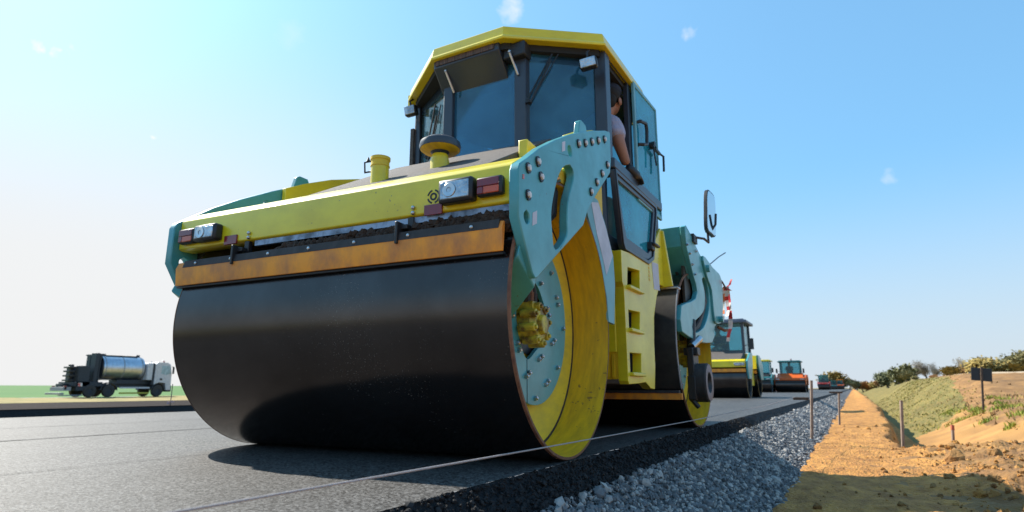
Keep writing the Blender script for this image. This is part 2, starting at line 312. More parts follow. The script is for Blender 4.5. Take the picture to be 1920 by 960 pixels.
def right_h(x, y):
    D = ss(6.6, 8.2, y+.8*fbm(x*.8, y*.8+4, 3)); cr = 1.50+.16*fbm(y*.7, y*0+9)+.02*np.clip(y-8, 0, 18)
    bot = -.4-.95*D
    z = -.4+0*x+.05*ss(8, 25, y)*np.exp(-((x-cr+.25)/.3)**2)+.10*ss(20, 60, y)*np.exp(-((x-cr+.1)/.4)**2)
    t = ss(0, 1, (x-cr)/.32); z = z*(1-t)+bot*t
    top = -.27+1.45*ss(24, 46, y)-.9*ss(75, 150, y)
    wid = 2.7+1.6*ss(20, 40, y); xb = 2.0+.55*D+.4*ss(20, 40, y)
    u = np.clip((x-xb)/wid, 0, 1); u = u*.55+.45*u*u*(3-2*u); z = np.where(x > xb, z*(1-u)+top*u, z)
    z = z+np.clip(x-xb-wid, 0, 1e9)*.0
    r = np.hypot(x-1.1, y+2.5); z = z+ss(0, 6, x-xb-wid)*np.clip(r-45, 0, 110)*.0185
    near = np.exp(-(np.clip(r-3, 0, 99)/14)**2)
    mound = ss(1.35, 2.3, x)*(1-ss(6, 8.5, y))*(1-ss(3.6, 5, x))
    z = z+mound*(.05+.15*np.abs(fbm(x*2.3, y*2.3, 5))+.06*fbm(x*8, y*8, 4, .6))
    z = z+ss(2.4, 4, x)*(.09*fbm(y*.9, x*.22+5, 4, .55)+.06*fbm(x*1.7, y*1.7, 4, .6))*(1-ss(60, 150, r))+(.02+.02*near)*fbm(x*2.2, y*1.6, 5, .55)+near*(.016*fbm(x*7, y*5, 5, .65)-.03*np.clip(fbm(x*5+3, y*3.2, 4)-.1, 0, 1))+ss(2.2, 4, x)*.05*fbm(x*1.1, y*1.1, 5, .6)
    z = z+ss(20, 80, r)*.25*fbm(x*.05, y*.05, 3)*ss(4, 14, x)
    return z
ysT = cat_(np.linspace(-14, -2, 24), np.arange(-2, 7.5, .045), np.arange(7.5, 14, .09), np.geomspace(14, 90, 130), np.geomspace(90, 700, 40))
def sand_h(X, Y):
    z = right_h(X, Y); return np.where(X < .62, np.minimum(z, gravel_z(X, Y)-.03), z)
def mfs(x, y, z):
    n = fbm(x*2.2, y*2.2, 5, .6); return np.where((x+.9*n > 1.75) & (y+1.2*n < 6.2), 1, 0)
grid('sand_verge', cat_(np.arange(.50, 2.6, .045), [2.6]), ysT, sand_h, [SAND, SOILB], matf=mfs)
def mf(x, y, z):
    bound = 21+(x-2.6)*3.2+2*fbm(x*1.1, y*.5)
    m = np.where((y > bound) & (x < 5.0+(y-26)*.085+.5*fbm(x*.8,y*.3)), 1, 0); m = np.where((x > 4.6+.9*fbm(x*.9, y*.7)) & (m == 0), 2, m)
    return np.where((x < 3.9) & (y < 7.2) & (fbm(x*1.7, y*1.7, 4) > -.12), 2, m)
grid('embankment', cat_(np.arange(2.6, 6, .07), np.arange(6, 12.01, .25)), ysT, right_h, [SOIL, GRASSB, SOILB], matf=mf)
def mf2(x, y, z):
    r = np.hypot(x-1.1, y+2.5); n = fbm(x*.06, y*.06, 3)*24
    return np.where((r+n > 48) & (r+n < 120), 1, np.where(r+n >= 120, 2, 0))
grid('field', cat_(np.arange(12, 40, 1.), np.geomspace(40, 900, 40)), ysT, right_h, [SOILB, TRACK, FARF], matf=mf2)
# far side of the road
grid('raised_lane', [-10.2, -8, -6.86], [-14, 0, 40, 120, 500], lambda x, y: .081+0*x, ASPHD)
bb = B(); bb.prism([(-6.80, -14, -.002), (-6.86, -14, .075), (-10.2, -14, .075), (-11.6, -14, -.46)], (0, 514, 0)); o = bb.done('lane_edge', BITU, smooth=False); tag(o, kind='structure')
grid('verge', cat_([-56, -11.5], np.linspace(-56, -11, 90)), cat_(np.linspace(-40, 120, 160), [160, 220, 500]), lambda x, y: -.42+.10*fbm(x*.35, y*.35, 4), VERGE)
grid('crop_field', cat_(np.linspace(-60, -55.5, 3), -np.geomspace(60, 2500, 40)), cat_(np.linspace(-300, 400, 50), np.geomspace(400, 2600, 14)),
     lambda x, y: -.42+np.clip(-x-57, 0, 400)*.0062, FIELD)
grid('far_plain', [-60, -20, -6.8, 0, 3], [480, 700, 1200, 2600], lambda x, y: -.2+(y-480)*.001, FARF)
grid('ground_behind', [-60, -30, 0, 30, 900], [-300, -60, -13.9], lambda x, y: -.5+0*x, SOILB)
for i, (x, wd) in enumerate(((-3.31, .034), (-4.66, .016), (-1.6, .006))):
    grid('road_seam', [x-wd/2, x+wd/2], cat_(np.linspace(-12, 30, 400), [60, 200]), (lambda W_: lambda X, Y: (X+.012*fbm(Y*1.3, Y*0+3)+.008*fbm(Y*9+X*80, X*9, 3), Y, .004+0*X))(wd), SEAM)

# gravel stones: nobody could count them
def stones(name, n, fx, size, mats_, ico=1):
    bm = bmesh.new(); bmesh.ops.create_icosphere(bm, subdivisions=ico, radius=1); bv = np.array([v.co[:] for v in bm.verts]); bf = np.array([[v.index for v in f.verts] for f in bm.faces]); bm.free()
    P = fx(n); n = len(P); S = size(n, P); A = rng.normal(size=(n, 3, 3)); Q, _ = np.linalg.qr(A)
    sh = rng.uniform(.55, 1.15, (n, 1, 3)); jit = rng.uniform(.72, 1.22, (n, len(bv), 1))
    V = (bv[None]*jit*sh)@Q*S[:, None, None]+P[:, None]; F = bf[None]+(np.arange(n)*len(bv))[:, None, None]
    me = bpy.data.meshes.new(name); me.from_pydata(V.reshape(-1, 3).tolist(), [], F.reshape(-1, 3).tolist())
    for m_ in mats_: me.materials.append(m_)
    me.polygons.foreach_set('material_index', np.repeat(rng.integers(0, len(mats_), n), len(bf)).astype(np.int32)); me.update()
    o = bpy.data.objects.new(name, me); COL.objects.link(o); return o
def g_pts(n):
    y = -2.3+38*rng.random(n)**2.6; x = .14+.55*rng.random(n); k = (x < .66+.07*fbm(y*1.1, y*0+1)+.05*rng.normal(size=n)); x, y = x[k], y[k]
    return np.c_[x, y, gravel_z(x, y)+.004+.008*rng.random(len(x))]
o = stones('gravel', 36000, g_pts, lambda n, P: rng.lognormal(np.log(.0100), .38, n)*(1+.055*np.clip(P[:, 1], 0, 30)), [STONE1, STONE2, STONE2])
tag(o, 'crushed grey stone gravel sloping down beside the black asphalt edge', 'gravel', kind='stuff')
def a_pts(n):
    y = -2.4+7*rng.random(n)**1.6; t = rng.random(n); return np.c_[edge(y)+t*.155+.005, y, -.135*t**.9+.002]
o = stones('loose_asphalt', 7000, a_pts, lambda n, P: rng.lognormal(np.log(.0052), .4, n), [BITU, SEAM], 1)
tag(o, 'loose black asphalt crumbs on the sloping road edge', 'asphalt crumbs', kind='stuff')
def c_pts(n):
    y = -1.5+13*rng.random(n)**1.6; x = .8+3.2*rng.random(n); k = (rng.random(n) < .12+.9*ss(1.2, 2.2, x)); x, y = x[k], y[k]; return np.c_[x, y, right_h(x, y)+.004]
o = stones('soil_clods', 5200, c_pts, lambda n, P: rng.lognormal(np.log(.0095), .62, n)*(1+.6*ss(1.2, 2.2, P[:, 0])), [SAND, SOILB, SOIL], 2)
tag(o, 'clods of dry soil scattered over the sand and the dug bank', 'soil clods', kind='stuff')
# grass tufts on the bank
TUFT = mat('fresh_grass', (.20, .27, .02), .7, c2=(.33, .30, .04), vs=3)
V, F = [], []
def blade(px, py, pz, h):
    a = rng.random()*6.28; b = rng.normal(size=2)*.45*h; wx, wy = math.cos(a)*.012*(1+h*3), math.sin(a)*.012*(1+h*3); i = len(V)
    V.extend([(px-wx, py-wy, pz-.01), (px+wx, py+wy, pz-.01), (px+b[0]*.5+wx*.6, py+b[1]*.5+wy*.6, pz+h*.6), (px+b[0], py+b[1], pz+h)]); F.extend([(i, i+1, i+2), (i, i+2, i+3)])
cl = [(5.3, 22, 1.2), (6, 20, 1.), (5.6, 15, .9), (6.6, 17, 1), (4.9, 12, .6), (5.4, 10.2, .8), (5.9, 11.5, .9), (4.2, 8.2, .45), (4.6, 7.4, .5), (5, 7.2, .6), (3.4, 11.5, .3), (3.9, 9.0, .35), (7, 13, 1), (7.5, 16, 1), (6.3, 24, 1.3), (8.4, 21, 1.2), (4.6, 27, .7), (7.8, 27, 1), (4.1, 23, .7), (5.8, 8.7, .8), (4.4, 5.9, .5), (3.9, 10.2, .3), (6.2, 9.2, .7)]
for _ in range(60): cl.append((rng.uniform(4.2, 10), rng.uniform(7, 30), rng.uniform(.15, .5)))
for cx_, cy_, rad in cl:
    for _ in range(int(150*rad)+30):
        q = rng.normal(size=2)*rad*.42; x, y = cx_+q[0]*.8, cy_+q[1]; blade(x, y, float(right_h(np.array([x]), np.array([y]))[0]), rng.uniform(.05, .16))
me = bpy.data.meshes.new('grass_tufts'); me.from_pydata(V, [], F); me.materials.append(TUFT); o = bpy.data.objects.new('grass_tufts', me); COL.objects.link(o)
tag(o, 'yellow green grass tufts growing on the brown soil of the bank', 'grass', kind='stuff')

def weeds(name, n, fx, hr, m, label, cat):
    x, y = fx(n); n = len(x); z = right_h(x, y); h = rng.uniform(*hr, n); a = rng.random(n)*6.28; q = rng.normal(size=(n, 2))*.5*h[:, None]; wd = .012+.012*np.hypot(x-1.1, y+2.5)/12
    wx, wy = np.cos(a)*wd, np.sin(a)*wd
    V = np.stack([np.c_[x-wx, y-wy, z-.01], np.c_[x+wx, y+wy, z-.01], np.c_[x+q[:, 0], y+q[:, 1], z+h]], 1).reshape(-1, 3); F = np.arange(3*n).reshape(-1, 3)
    me = bpy.data.meshes.new(name); me.from_pydata(V.tolist(), [], F.tolist()); me.materials.append(m); o = bpy.data.objects.new(name, me); COL.objects.link(o); tag(o, label, cat, kind='stuff')
def k_pts(n):
    y = 23+55*rng.random(n)**1.4; x = 3.0+6*rng.random(n); k = (y > 21+(x-2.6)*3.2) & (x < 5.2+(y-26)*.085+.4*rng.normal(size=n)) & (fbm(x*.9, y*.35, 4)+.25*rng.normal(size=n) > -.05); return x[k], y[k]
weeds('bank_grass', 9000, k_pts, (.02, .075), mat('olive_dry_grass', (.36,.27,.075), .9, c2=(.22,.21,.045), vs=.9, lo=.4, hi=.6), 'short olive and straw grass growing patchily on the far slope of the cutting', 'grass')
def w_pts(n):
    y = 5+32*rng.random(n)**1.3; x = 3.4+11*rng.random(n); k = (fbm(x*.55+7, y*.4, 4)+.2*rng.normal(size=n) > .14) & (x > 3.6+.03*y); return x[k], y[k]
weeds('dead_weeds', 9000, w_pts, (.04, .14), mat('brown_dead_weed', (.20,.12,.05), .9, c2=(.33,.24,.08), vs=1.2), 'low brown dead weeds scattered over the upper bank around the sign', 'weeds')

# ------------------------------------------------------------------ the big tandem roller
RL = thing('road_roller', (-.94, 1.3, 0), 'large yellow and turquoise tandem road roller filling the foreground, driver leaning from its cab', 'road roller')
XL = -1.88; RD = .63
BOLT = {}
def bolt_mesh(kind):
    if kind not in BOLT:
        b = B()
        if kind == 'plate': b.cyl((0,0,0), (.006,0,0), .023, seg=18, mi=0); b.cyl((.006,0,0), (.013,0,0), .0145, .013, seg=6, mi=1); mm = [BLK, ZINC]
        else: b.cyl((0,0,0), (.012,0,0), .013, .012, seg=6, mi=0); b.ball((.012,0,0), .009, sub=1); mm = [BRIGHT]
        o = b.done('bolt', mm); BOLT[kind] = o.data; bpy.data.objects.remove(o)
    return BOLT[kind]
def bolt(parent, p, kind, xf=None, rz=0):
    o = bpy.data.objects.new('bolt', bolt_mesh(kind)); COL.objects.link(o)
    Mx = Matrix.Translation(p) @ Matrix.Rotation(rz, 4, 'Z') @ Matrix.Rotation(random.random()*1.0, 4, 'X')
    if xf is not None: Mx = xf @ Mx
    o.parent = parent; o.matrix_parent_inverse = world(parent).inverted(); o.matrix_basis = Mx
def drum(y0, xf, bolts=True, recess=.2):
    o = (0, y0, RD)
    b = B(); b.lathe([(XL, .618), (XL, .626), (XL+.005, .63), (-.005, .63), (0, .626), (0, .618)], o, seg=180, closed=True); sh = b.done('drum', STEEL, RL, xf)
    for sx, x0 in ((1, 0), (-1, XL)):
        b = B(); b.lathe([(x0+sx*.0012, .6165), (x0+sx*.0012, .6275), (x0-sx*.006, .6309), (x0-sx*.009, .6309)], o, seg=180); b.done('rim', RUST, sh, xf)
        b = B(); b.lathe([(x0+sx*.0005, .6172), (x0-sx*.205, .601)], o, seg=140); b.done('inner_shell', YELO, sh, xf)
        b = B(); b.lathe([(x0-sx*.196, .601), (x0-sx*.200, .592), (x0-sx*.206, .585)], o, seg=120); b.done('weld_ring', DIRT, sh, xf)
        b = B(); b.lathe([(x0-sx*.2, .602), (x0-sx*.212, .44), (x0-sx*.214, .02)], o, seg=96); b.done('end_plate', YELD, sh, xf)
    for sx, x0 in ((1, 0), (-1, XL)):
        outer = circ(y0, RD, .40, 72)
        cut = [(y0+a, c) for a, c in smooth_poly([(-.124, .79), (.004, .80), (.084, .74), (.145, .64), (.12, .546), (-.002, .475), (-.091, .435), (-.155, .49), (-.21, .62), (-.18, .72)], 4)]
        b = B(); b.plate(outer, [cut], x0-sx*.19, x0-sx*.17); hp = b.done('hub_plate', TUR, RL, xf, bev=.003)
        b = B(); b.box(*sorted((x0-sx*.1705, x0-sx*.169)), y0-.101, y0-.096, .24, .435); b.done('seam', SEAM, hp, xf)
        if sx > 0 and bolts:
            for p in [(.063,.808),(.198,.883),(.267,.766),(.284,.73),(.139,.694),(.161,.662),(.355,.612),(.227,.543),(.197,.525),(.063,.455),(.031,.441),(.267,.409),(-.085,.375),(-.114,.36),(.139,.341),(.111,.326),(-.012,.262),(-.264,.616),(-.208,.501),(-.19,.471),(-.3,.72),(-.33,.55),(-.24,.36)]:
                bolt(hp, (x0-.17, y0+p[0], p[1]), 'hub', xf)
        b = B(); b.cyl((x0-sx*.2125, y0, .62), (x0-sx*.205, y0, .62), .16, seg=40); b.done('hub_recess_shade', BLK, hp, xf)  # black disc paints the shade inside the hub cut-out
    return sh
def motor(y0, x0, xf, r=.085):
    b = B(); b.cyl((-.2, y0, .585), (x0-.03, y0, .585), r*.95, seg=10); b.cyl((x0-.03, y0, .585), (x0, y0, .585), r, r*.8, seg=10); b.cyl((x0, y0, .585), (x0+.02, y0, .585), r*.55, r*.5, seg=12)
    for k in range(8):
        t = k*math.pi/4+.2; c = (y0+math.cos(t)*r*.98, .585+math.sin(t)*r*.98); b.cyl((x0-.07, *c), (x0+.006, *c), r*.24, seg=8); b.cyl((x0+.006, *c), (x0+.016, *c), r*.13, seg=6)
    b.box(x0-.1, x0-.02, y0-.05, y0+.05, .65, .69)
    m = b.done('drum_motor', mat('greasy_yellow_paint', (.62, .50, .04), .45, c2=(.16, .09, .02), vs=16, lo=.42, hi=.62) if 'greasy_yellow_paint' not in MATS else MATS['greasy_yellow_paint'], RL, xf, bev=.004)
    for k, (dy, m_) in enumerate(((-.03, RUB), (0, RUST), (.03, RUB))):
        b = B(); b.tube([(x0-.06, y0+dy, .66), (x0-.05, y0+dy*1.4-.01, .74), (x0-.06, y0+dy*1.5-.03, .82), (x0-.09, y0+dy*1.5-.04, .90), (x0-.06, y0+.02+dy, 1.02), (x0-.05, y0+.06+dy, 1.15), (x0-.07, y0+.02+dy, 1.27)], .0135, 10); b.cyl((x0-.056, y0+dy*1.2, .69), (x0-.05, y0+dy*1.4-.01, .735), .019, seg=8); b.done('hose', m_, m, xf)
    return m
drum(0, FRONT); motor(-.125, -.085, FRONT)

PLATE = [(-.62,1.16),(-.593,1.178),(-.548,1.208),(-.415,1.301),(-.244,1.401),(-.022,1.519),(.1,1.578),(.207,1.625),(.34,1.685),(.472,1.738),(.56,1.775),(.641,1.80),(.66,1.79),(.655,1.62),(.629,1.535),(.347,1.317),(.25,1.235),(.184,1.176),(.121,1.093),(-.08,.969),(-.267,.854),(-.455,.735),(-.485,.727),(-.51,.745),(-.636,.941),(-.636,1.13)]
HOLE = smooth_poly([(-.133,1.312),(-.045,1.347),(-.004,1.31),(-.045,1.235),(-.095,1.15),(-.11,1.06),(-.118,.985),(-.221,.905),(-.276,.897),(-.294,.966),(-.301,1.045),(-.266,1.139),(-.206,1.243)], 3)
for x0, x1 in ((0.0, .042), (-2.0, -1.955)):
    b = B(); b.plate(PLATE, [HOLE, circ(-.054, 1.419, .028, 18), circ(-.56, .957, .026, 18)], x0, x1); sp = b.done('side_plate', TUR, RL, FRONT, bev=.005)
    if x0 == 0:
        for p in [(.07,1.504),(.177,1.548),(.289,1.599),(.406,1.651),(.528,1.706),(.569,1.565),(.458,1.475),(.355,1.391),(.251,1.306),(-.549,1.163),(-.45,1.225),(-.419,1.168),(-.551,1.05)]:
            bolt(sp, (x1, *p), 'plate', FRONT)
        b = B(); b.plate([(-.163,1.375),(-.122,1.395),(-.118,1.445),(-.158,1.425)], [], x1, x1+.0015); b.done('sticker', WHITE, sp, FRONT, smooth=False)
        b = B(); b.plate([(-.51,.935),(-.465,.955),(-.462,1.01),(-.505,.99)], [], x1, x1+.0015); b.done('sticker', WHITE, sp, FRONT, smooth=False)
        b = B(); b.plate([(-.60,1.10),(-.585,1.105),(-.585,1.125),(-.60,1.12)], [], x1, x1+.002); b.done('marker', ORL, sp, FRONT, smooth=False)
    s = 1 if x0 == 0 else -1; xi = x0 if s > 0 else x1
    b = B(); b.prism([(xi+s*.02,-.60,.80),(xi+s*.02,-.44,.70),(xi-s*.165,-.32,.57),(xi-s*.165,-.50,.665)], (0,.02,.05)); b.done('hub_arm', TUR, RL, FRONT, bev=.006)
    xc = .0 if s > 0 else -1.955
    b = B(); b.prism([(xc,.115,1.575),(xc,.14,1.66),(xc,.165,1.675),(xc,.235,1.675),(xc,.25,1.65),(xc,.23,1.60)], (.03,0,0)); b.done('lifting_eye', TUR, RL, FRONT, bev=.004)
    xb = -.035 if s > 0 else -1.95
    b = B(); b.prism([(xb,.05,1.40),(xb,.05,1.555),(xb,.2,1.632),(xb,.45,1.742),(xb,.75,1.845),(xb,.75,1.6)], (.03,0,0)); b.done('inner_bracket', YEL, RL, FRONT, bev=.004)
# front crossbeam and what is on it
b = B(); b.prism([(-1.953,-.585,1.012),(-1.953,-.60,1.02),(-1.953,-.60,1.165),(-1.953,-.592,1.178),(-1.953,-.50,1.235),(-1.953,-.30,1.25),(-1.953,-.30,1.10),(-1.953,-.52,1.012)], (1.951,0,0))
beam = b.done('front_beam', YEL, RL, FRONT, bev=.004)
b = B(); b.prism([(-1.95,-.28,1.272),(-1.95,.62,1.272),(-1.95,.62,1.55),(-1.95,.3,1.50),(-1.95,-.1,1.31)], (1.94,0,0)); b.done('yoke', YELD, RL, FRONT)
b = B(); b.box(-1.95, -.005, -.49, -.47, .93, 1.24); b.done('beam_light_block', BLK, RL, FRONT)  # dark plate added behind the beam to block light
b = B(); b.prism([(-1.47,-.49,1.19),(-1.47,-.47,1.222),(-1.47,.585,1.80),(-1.47,.63,1.80),(-1.47,.63,1.3)], (1.16,0,0)); b.done('hood_deck', DECK, RL, FRONT, bev=.006)
b = B(); b.box(-.305, -.25, .10, .42, 1.4, 1.60); b.done('deck_bracket', YEL, RL, FRONT, bev=.008)
def lamp(x0, x1, z0, z1, lens, nm, split=None, d=.05):
    b = B(); b.box(x0, x1, -.60-d, -.598, z0, z1); h = b.done(nm, BLK, RL, FRONT, bev=.012)
    e = .0135
    if split is None:
        b = B(); b.box(x0+e, x1-e, -.604-d, -.598-d, z0+e, z1-e); b.done('lens', lens, h, FRONT, bev=.004)
        b = B(); b.lathe([(-.606-d, .012), (-.6075-d, .028), (-.606-d, .03)], (x0+(x1-x0)*.36, 0, (z0+z1)/2), 'y', 24); b.done('reflector_bowl', BRIGHT, h, FRONT)
    else:
        zm = z0+(z1-z0)*.48; xm = x0+(x1-x0)*.3
        b = B(); b.box(x0+e*.5, x1-e, -.604-d, -.598-d, zm, z1-e*.6); b.done('lens', RED, h, FRONT, bev=.003, label='dark red upper lens')
        b = B(); b.box(xm, x1-e, -.604-d, -.598-d, z0+e*.6, zm-.001); b.done('lens', ORL, h, FRONT, bev=.003, label='orange lower lens')
        b = B(); b.box(x0+e*.5, xm-.001, -.604-d, -.598-d, z0+e*.6, zm-.001); b.done('lens', RED, h, FRONT, bev=.003, label='red corner lens')
lamp(-.315, -.156, 1.034, 1.134, LENS, 'headlight'); lamp(-1.783, -1.624, 1.032, 1.118, LENS, 'headlight')
lamp(-.147, -.03, 1.044, 1.124, RED, 'tail_light', 1, .035); lamp(-1.918, -1.798, 1.036, 1.116, RED, 'tail_light', 1, .035)
for x0 in (-.407, -1.602):
    b = B(); b.box(x0, x0+.088, -.608, -.598, 1.006, 1.052); b.done('reflector', RED, RL, FRONT, bev=.002)
ring = B()
for k in range(4):
    t0 = k*math.pi/2+.25
    pts = [(r*math.cos(t), r*math.sin(t)) for r, seq in ((.031, np.linspace(t0, t0+1.07, 8)), (.024, np.linspace(t0+1.07, t0, 8))) for t in seq]
    ring.prism([(-.366+a, -.6005, 1.087+c) for a, c in pts], (0, -.001, 0))
ring.lathe([(-.6015, .009), (-.6015, .017), (-.6005, .017)], (-.366, 0, 1.087), 'y', 24)
ring.done('lashing_symbol', BLK, beam, FRONT, smooth=False)
for x0 in (-.463, -1.432):
    for z in (1.05, 1.027):
        b = B(); b.ball((x0, -.606, z), .0095, sub=2); b.done('beam_bolt', BRIGHT, beam, FRONT)
    b = B(); b.box(x0-.03, x0+.0, -.6, -.575, .955, 1.012); b.box(x0-.055, x0-.042, -.655, -.6, .89, .985); b.box(x0-.055, x0-.01, -.63, -.6, .955, .975); b.done('scraper_hook', BLK, RL, FRONT, bev=.003)
b = B(); b.box(-1.40, -.006, -.592, -.572, .985, 1.0105); b.done('beam_lip', STRIP, RL, FRONT)
def lumps(name, x0, x1, yc, z0f, m, n=260):
    b = B()
    for k in range(n):
        x = random.uniform(x0, x1); zt = z0f(x); z = random.uniform(.915, zt); b.ball((x, yc-.012*random.random(), z), random.uniform(.007, .019), sy=.7, sub=1, jit=.35)
    b.box(x0-.15, x1, yc, yc+.012, .90, .958)
    return b.done(name, m, RL, FRONT, smooth=False)
lumps('dirt_buildup', -1.25, -.008, -.585, lambda x:   .958+.026*((x+1.25)/1.25)**.5+.009*math.sin(x*23)*math.sin(x*7+1), DIRT, 900)
b = B(); b.prism([(-1.84,-.632,.902),(-1.84,-.645,.904),(-1.84,-.636,.940),(-1.84,-.622,.938)], (1.80,0,0)); sb = b.done('scraper_strip', RUB, RL, FRONT)
for x0 in (-1.75, -1.5, -1.25, -1.0, -.74, -.46, -.16): b = B(); b.ball((x0, -.642, .921), .0085, sy=.6, sub=2); b.done('strip_bolt', BRIGHT, sb, FRONT)
b = B(); b.prism([(-1.893,-.628,.815),(-1.893,-.636,.815),(-1.893,-.644,.903),(-1.893,-.628,.935),(-1.893,-.615,.935)], (1.868,0,0)); b.done('scraper_blade', ORANGE, RL, FRONT, bev=.002)
b = B(); b.box(-1.9, -.03, -.622, -.60, .806, .8165); b.done('scraper_gap_shade', BLK, RL, FRONT)  # black strip painted in as the shaded gap between blade and drum
# filler neck and air pre-cleaner
b = B(); b.cyl((-1.055,-.1,1.36), (-1.055,-.1,1.535), .049, seg=28); f = b.done('filler_neck', YEL, RL, FRONT)
b = B(); b.lathe([(1.50,.049),(1.502,.053),(1.508,.053),(1.51,.05),(1.535,.05),(1.54,.055),(1.556,.055),(1.56,.04),(1.561,0)], (-1.055,-.1,0), 'z', 28); b.done('filler_cap', YELD, f, FRONT)
b = B(); b.tube([(-1.1,-.1,1.548),(-1.165,-.1,1.548),(-1.16,-.1,1.487),(-1.1,-.1,1.487)], .0055, 6); b.cyl((-1.14,-.1,1.55), (-1.14,-.1,1.575), .012, .003, seg=8); b.done('lock_bracket', BLK, f, FRONT)
b = B(); b.lathe([(1.40,.05),(1.56,.054),(1.60,.045)], (-.795,.1,0), 'z', 28); f = b.done('air_cleaner_stem', YEL, RL, FRONT)
b = B(); b.lathe([(1.60,.04),(1.615,.05),(1.618,.096),(1.632,.113),(1.634,.11)], (-.795,.1,0), 'z', 48); b.done('cleaner_bowl', YELO, f, FRONT)
b = B(); b.lathe([(1.632,.115),(1.65,.119),(1.672,.114),(1.69,.09),(1.695,0)], (-.795,.1,0), 'z', 48); b.lathe([(1.59,.03),(1.62,.06),(1.625,.06)], (-.795,.1,0), 'z', 32); b.done('cleaner_lid', NAVY, f, FRONT)
# hoses seen through the plate opening
for k in range(4):
    b = B(); b.tube([(-.03,-.25-.012*k,.86),(-.035-.01*k,-.22,.98),(-.03,-.15+.02*k,1.1),(-.035,-.1+.015*k,1.22),(-.06,-.06,1.33),(-.12,.02,1.36)], .013, 10); b.done('yoke_hose', RUB if k % 2 else BLK, RL, FRONT)
b = B(); b.cyl((-.06,-.14,1.24), (.01,-.12,1.27), .022, seg=10); b.done('hose_fitting', BRIGHT, RL, FRONT)

# ---- body between the drums
b = B(); b.box(-1.72, -.30, .72, 1.92, .33, 1.22); b.box(-1.75, -.2, .68, .9, .9, 1.2); b.done('chassis', BLK, RL, bev=.01)
b = B(); b.plate([(.24,1.36),(.51,1.34),(.62,1.22),(.73,1.06),(.745,.9),(.71,.66),(.615,.665),(.60,.8),(.53,.96),(.40,1.14)], [], -.05, -.03); fp = b.done('fender_strip', TURP, RL, bev=.003)
b = B(); b.plate([(.40,1.30),(.505,1.325),(.62,1.20),(.715,1.06),(.60,.925),(.56,1.0),(.47,1.14)], [], -.03, -.028); b.done('reflective_strip', WHITE, fp, smooth=False)
def sq(a, r=.022): return smooth_poly(a, 1)
steps = [[(1.08,1.06),(1.335,1.08),(1.32,.955),(1.06,.94)], [(1.06,.785),(1.30,.795),(1.28,.675),(1.06,.67)], [(1.05,.52),(1.285,.525),(1.27,.40),(1.05,.40)]]
b = B(); b.plate([(.965,1.15),(1.2,1.17),(1.62,1.21),(1.83,1.23),(1.83,1.06),(1.72,.95),(1.63,.80),(1.60,.62),(1.595,.45),(1.56,.30),(1.47,.305),(1.36,.345),(1.2,.335),(1.02,.33),(1.0,.35),(.99,.92),(.965,.95)], steps, -.12, -.06)
stp = b.done('step_panel', YEL, RL, bev=.006)
for q in steps:
    y0, y1, z0 = q[3][0], q[2][0], q[3][1]; b = B(); b.box(-.10, -.035, y0-.01, y1+.03, z0-.022, z0+.002); b.done('step_tread', YEL, stp, bev=.006)
b = B(); b.box(-.29, -.28, 1.0, 1.34, .38, .54); b.done('step_back', YELO, stp)
b = B(); b.box(-.285, -.28, 1.0, 1.36, .64, 1.1); b.done('step_recess_shade', BLK, stp)  # black sheet stands in for the shade inside the upper step holes
b = B(); b.box(-.38, -.12, .985, 1.03, .52, 1.16); b.box(-.30, -.2, .93, .985, .35, .80); b.done('body_front', YEL, RL, bev=.008)
b = B(); b.box(-.38, -.12, .995, 1.02, .36, .52)
for k in range(8): b.box(-.37+.031*k, -.355+.031*k, .982, .995, .37, .51)
b.done('side_grille', YELO, RL)
b = B(); b.prism([(-.6,1.94,1.55),(-.045,1.94,1.50),(0.005,1.94,1.06),(-.6,1.94,1.0)], (0,.03,0)); b.prism([(-.09,1.6,1.2),(-.06,1.94,1.52),(-.06,1.94,1.06),(-.09,1.6,1.06)], (-.02,0,0)); b.done('rear_panel', YEL, RL, bev=.006)
b = B(); b.plate([(1.635,1.195),(1.80,1.21),(1.81,1.01),(1.66,1.0)], [], -.0595, -.058); b.done('sticker', WHITE, stp, smooth=False)
b = B()
for k in range(5): b.box(-.0595, -.0583, 1.545, 1.575, 1.045+.028*k, 1.062+.028*k)
b.done('stencil_marks', YELO, stp, smooth=False)

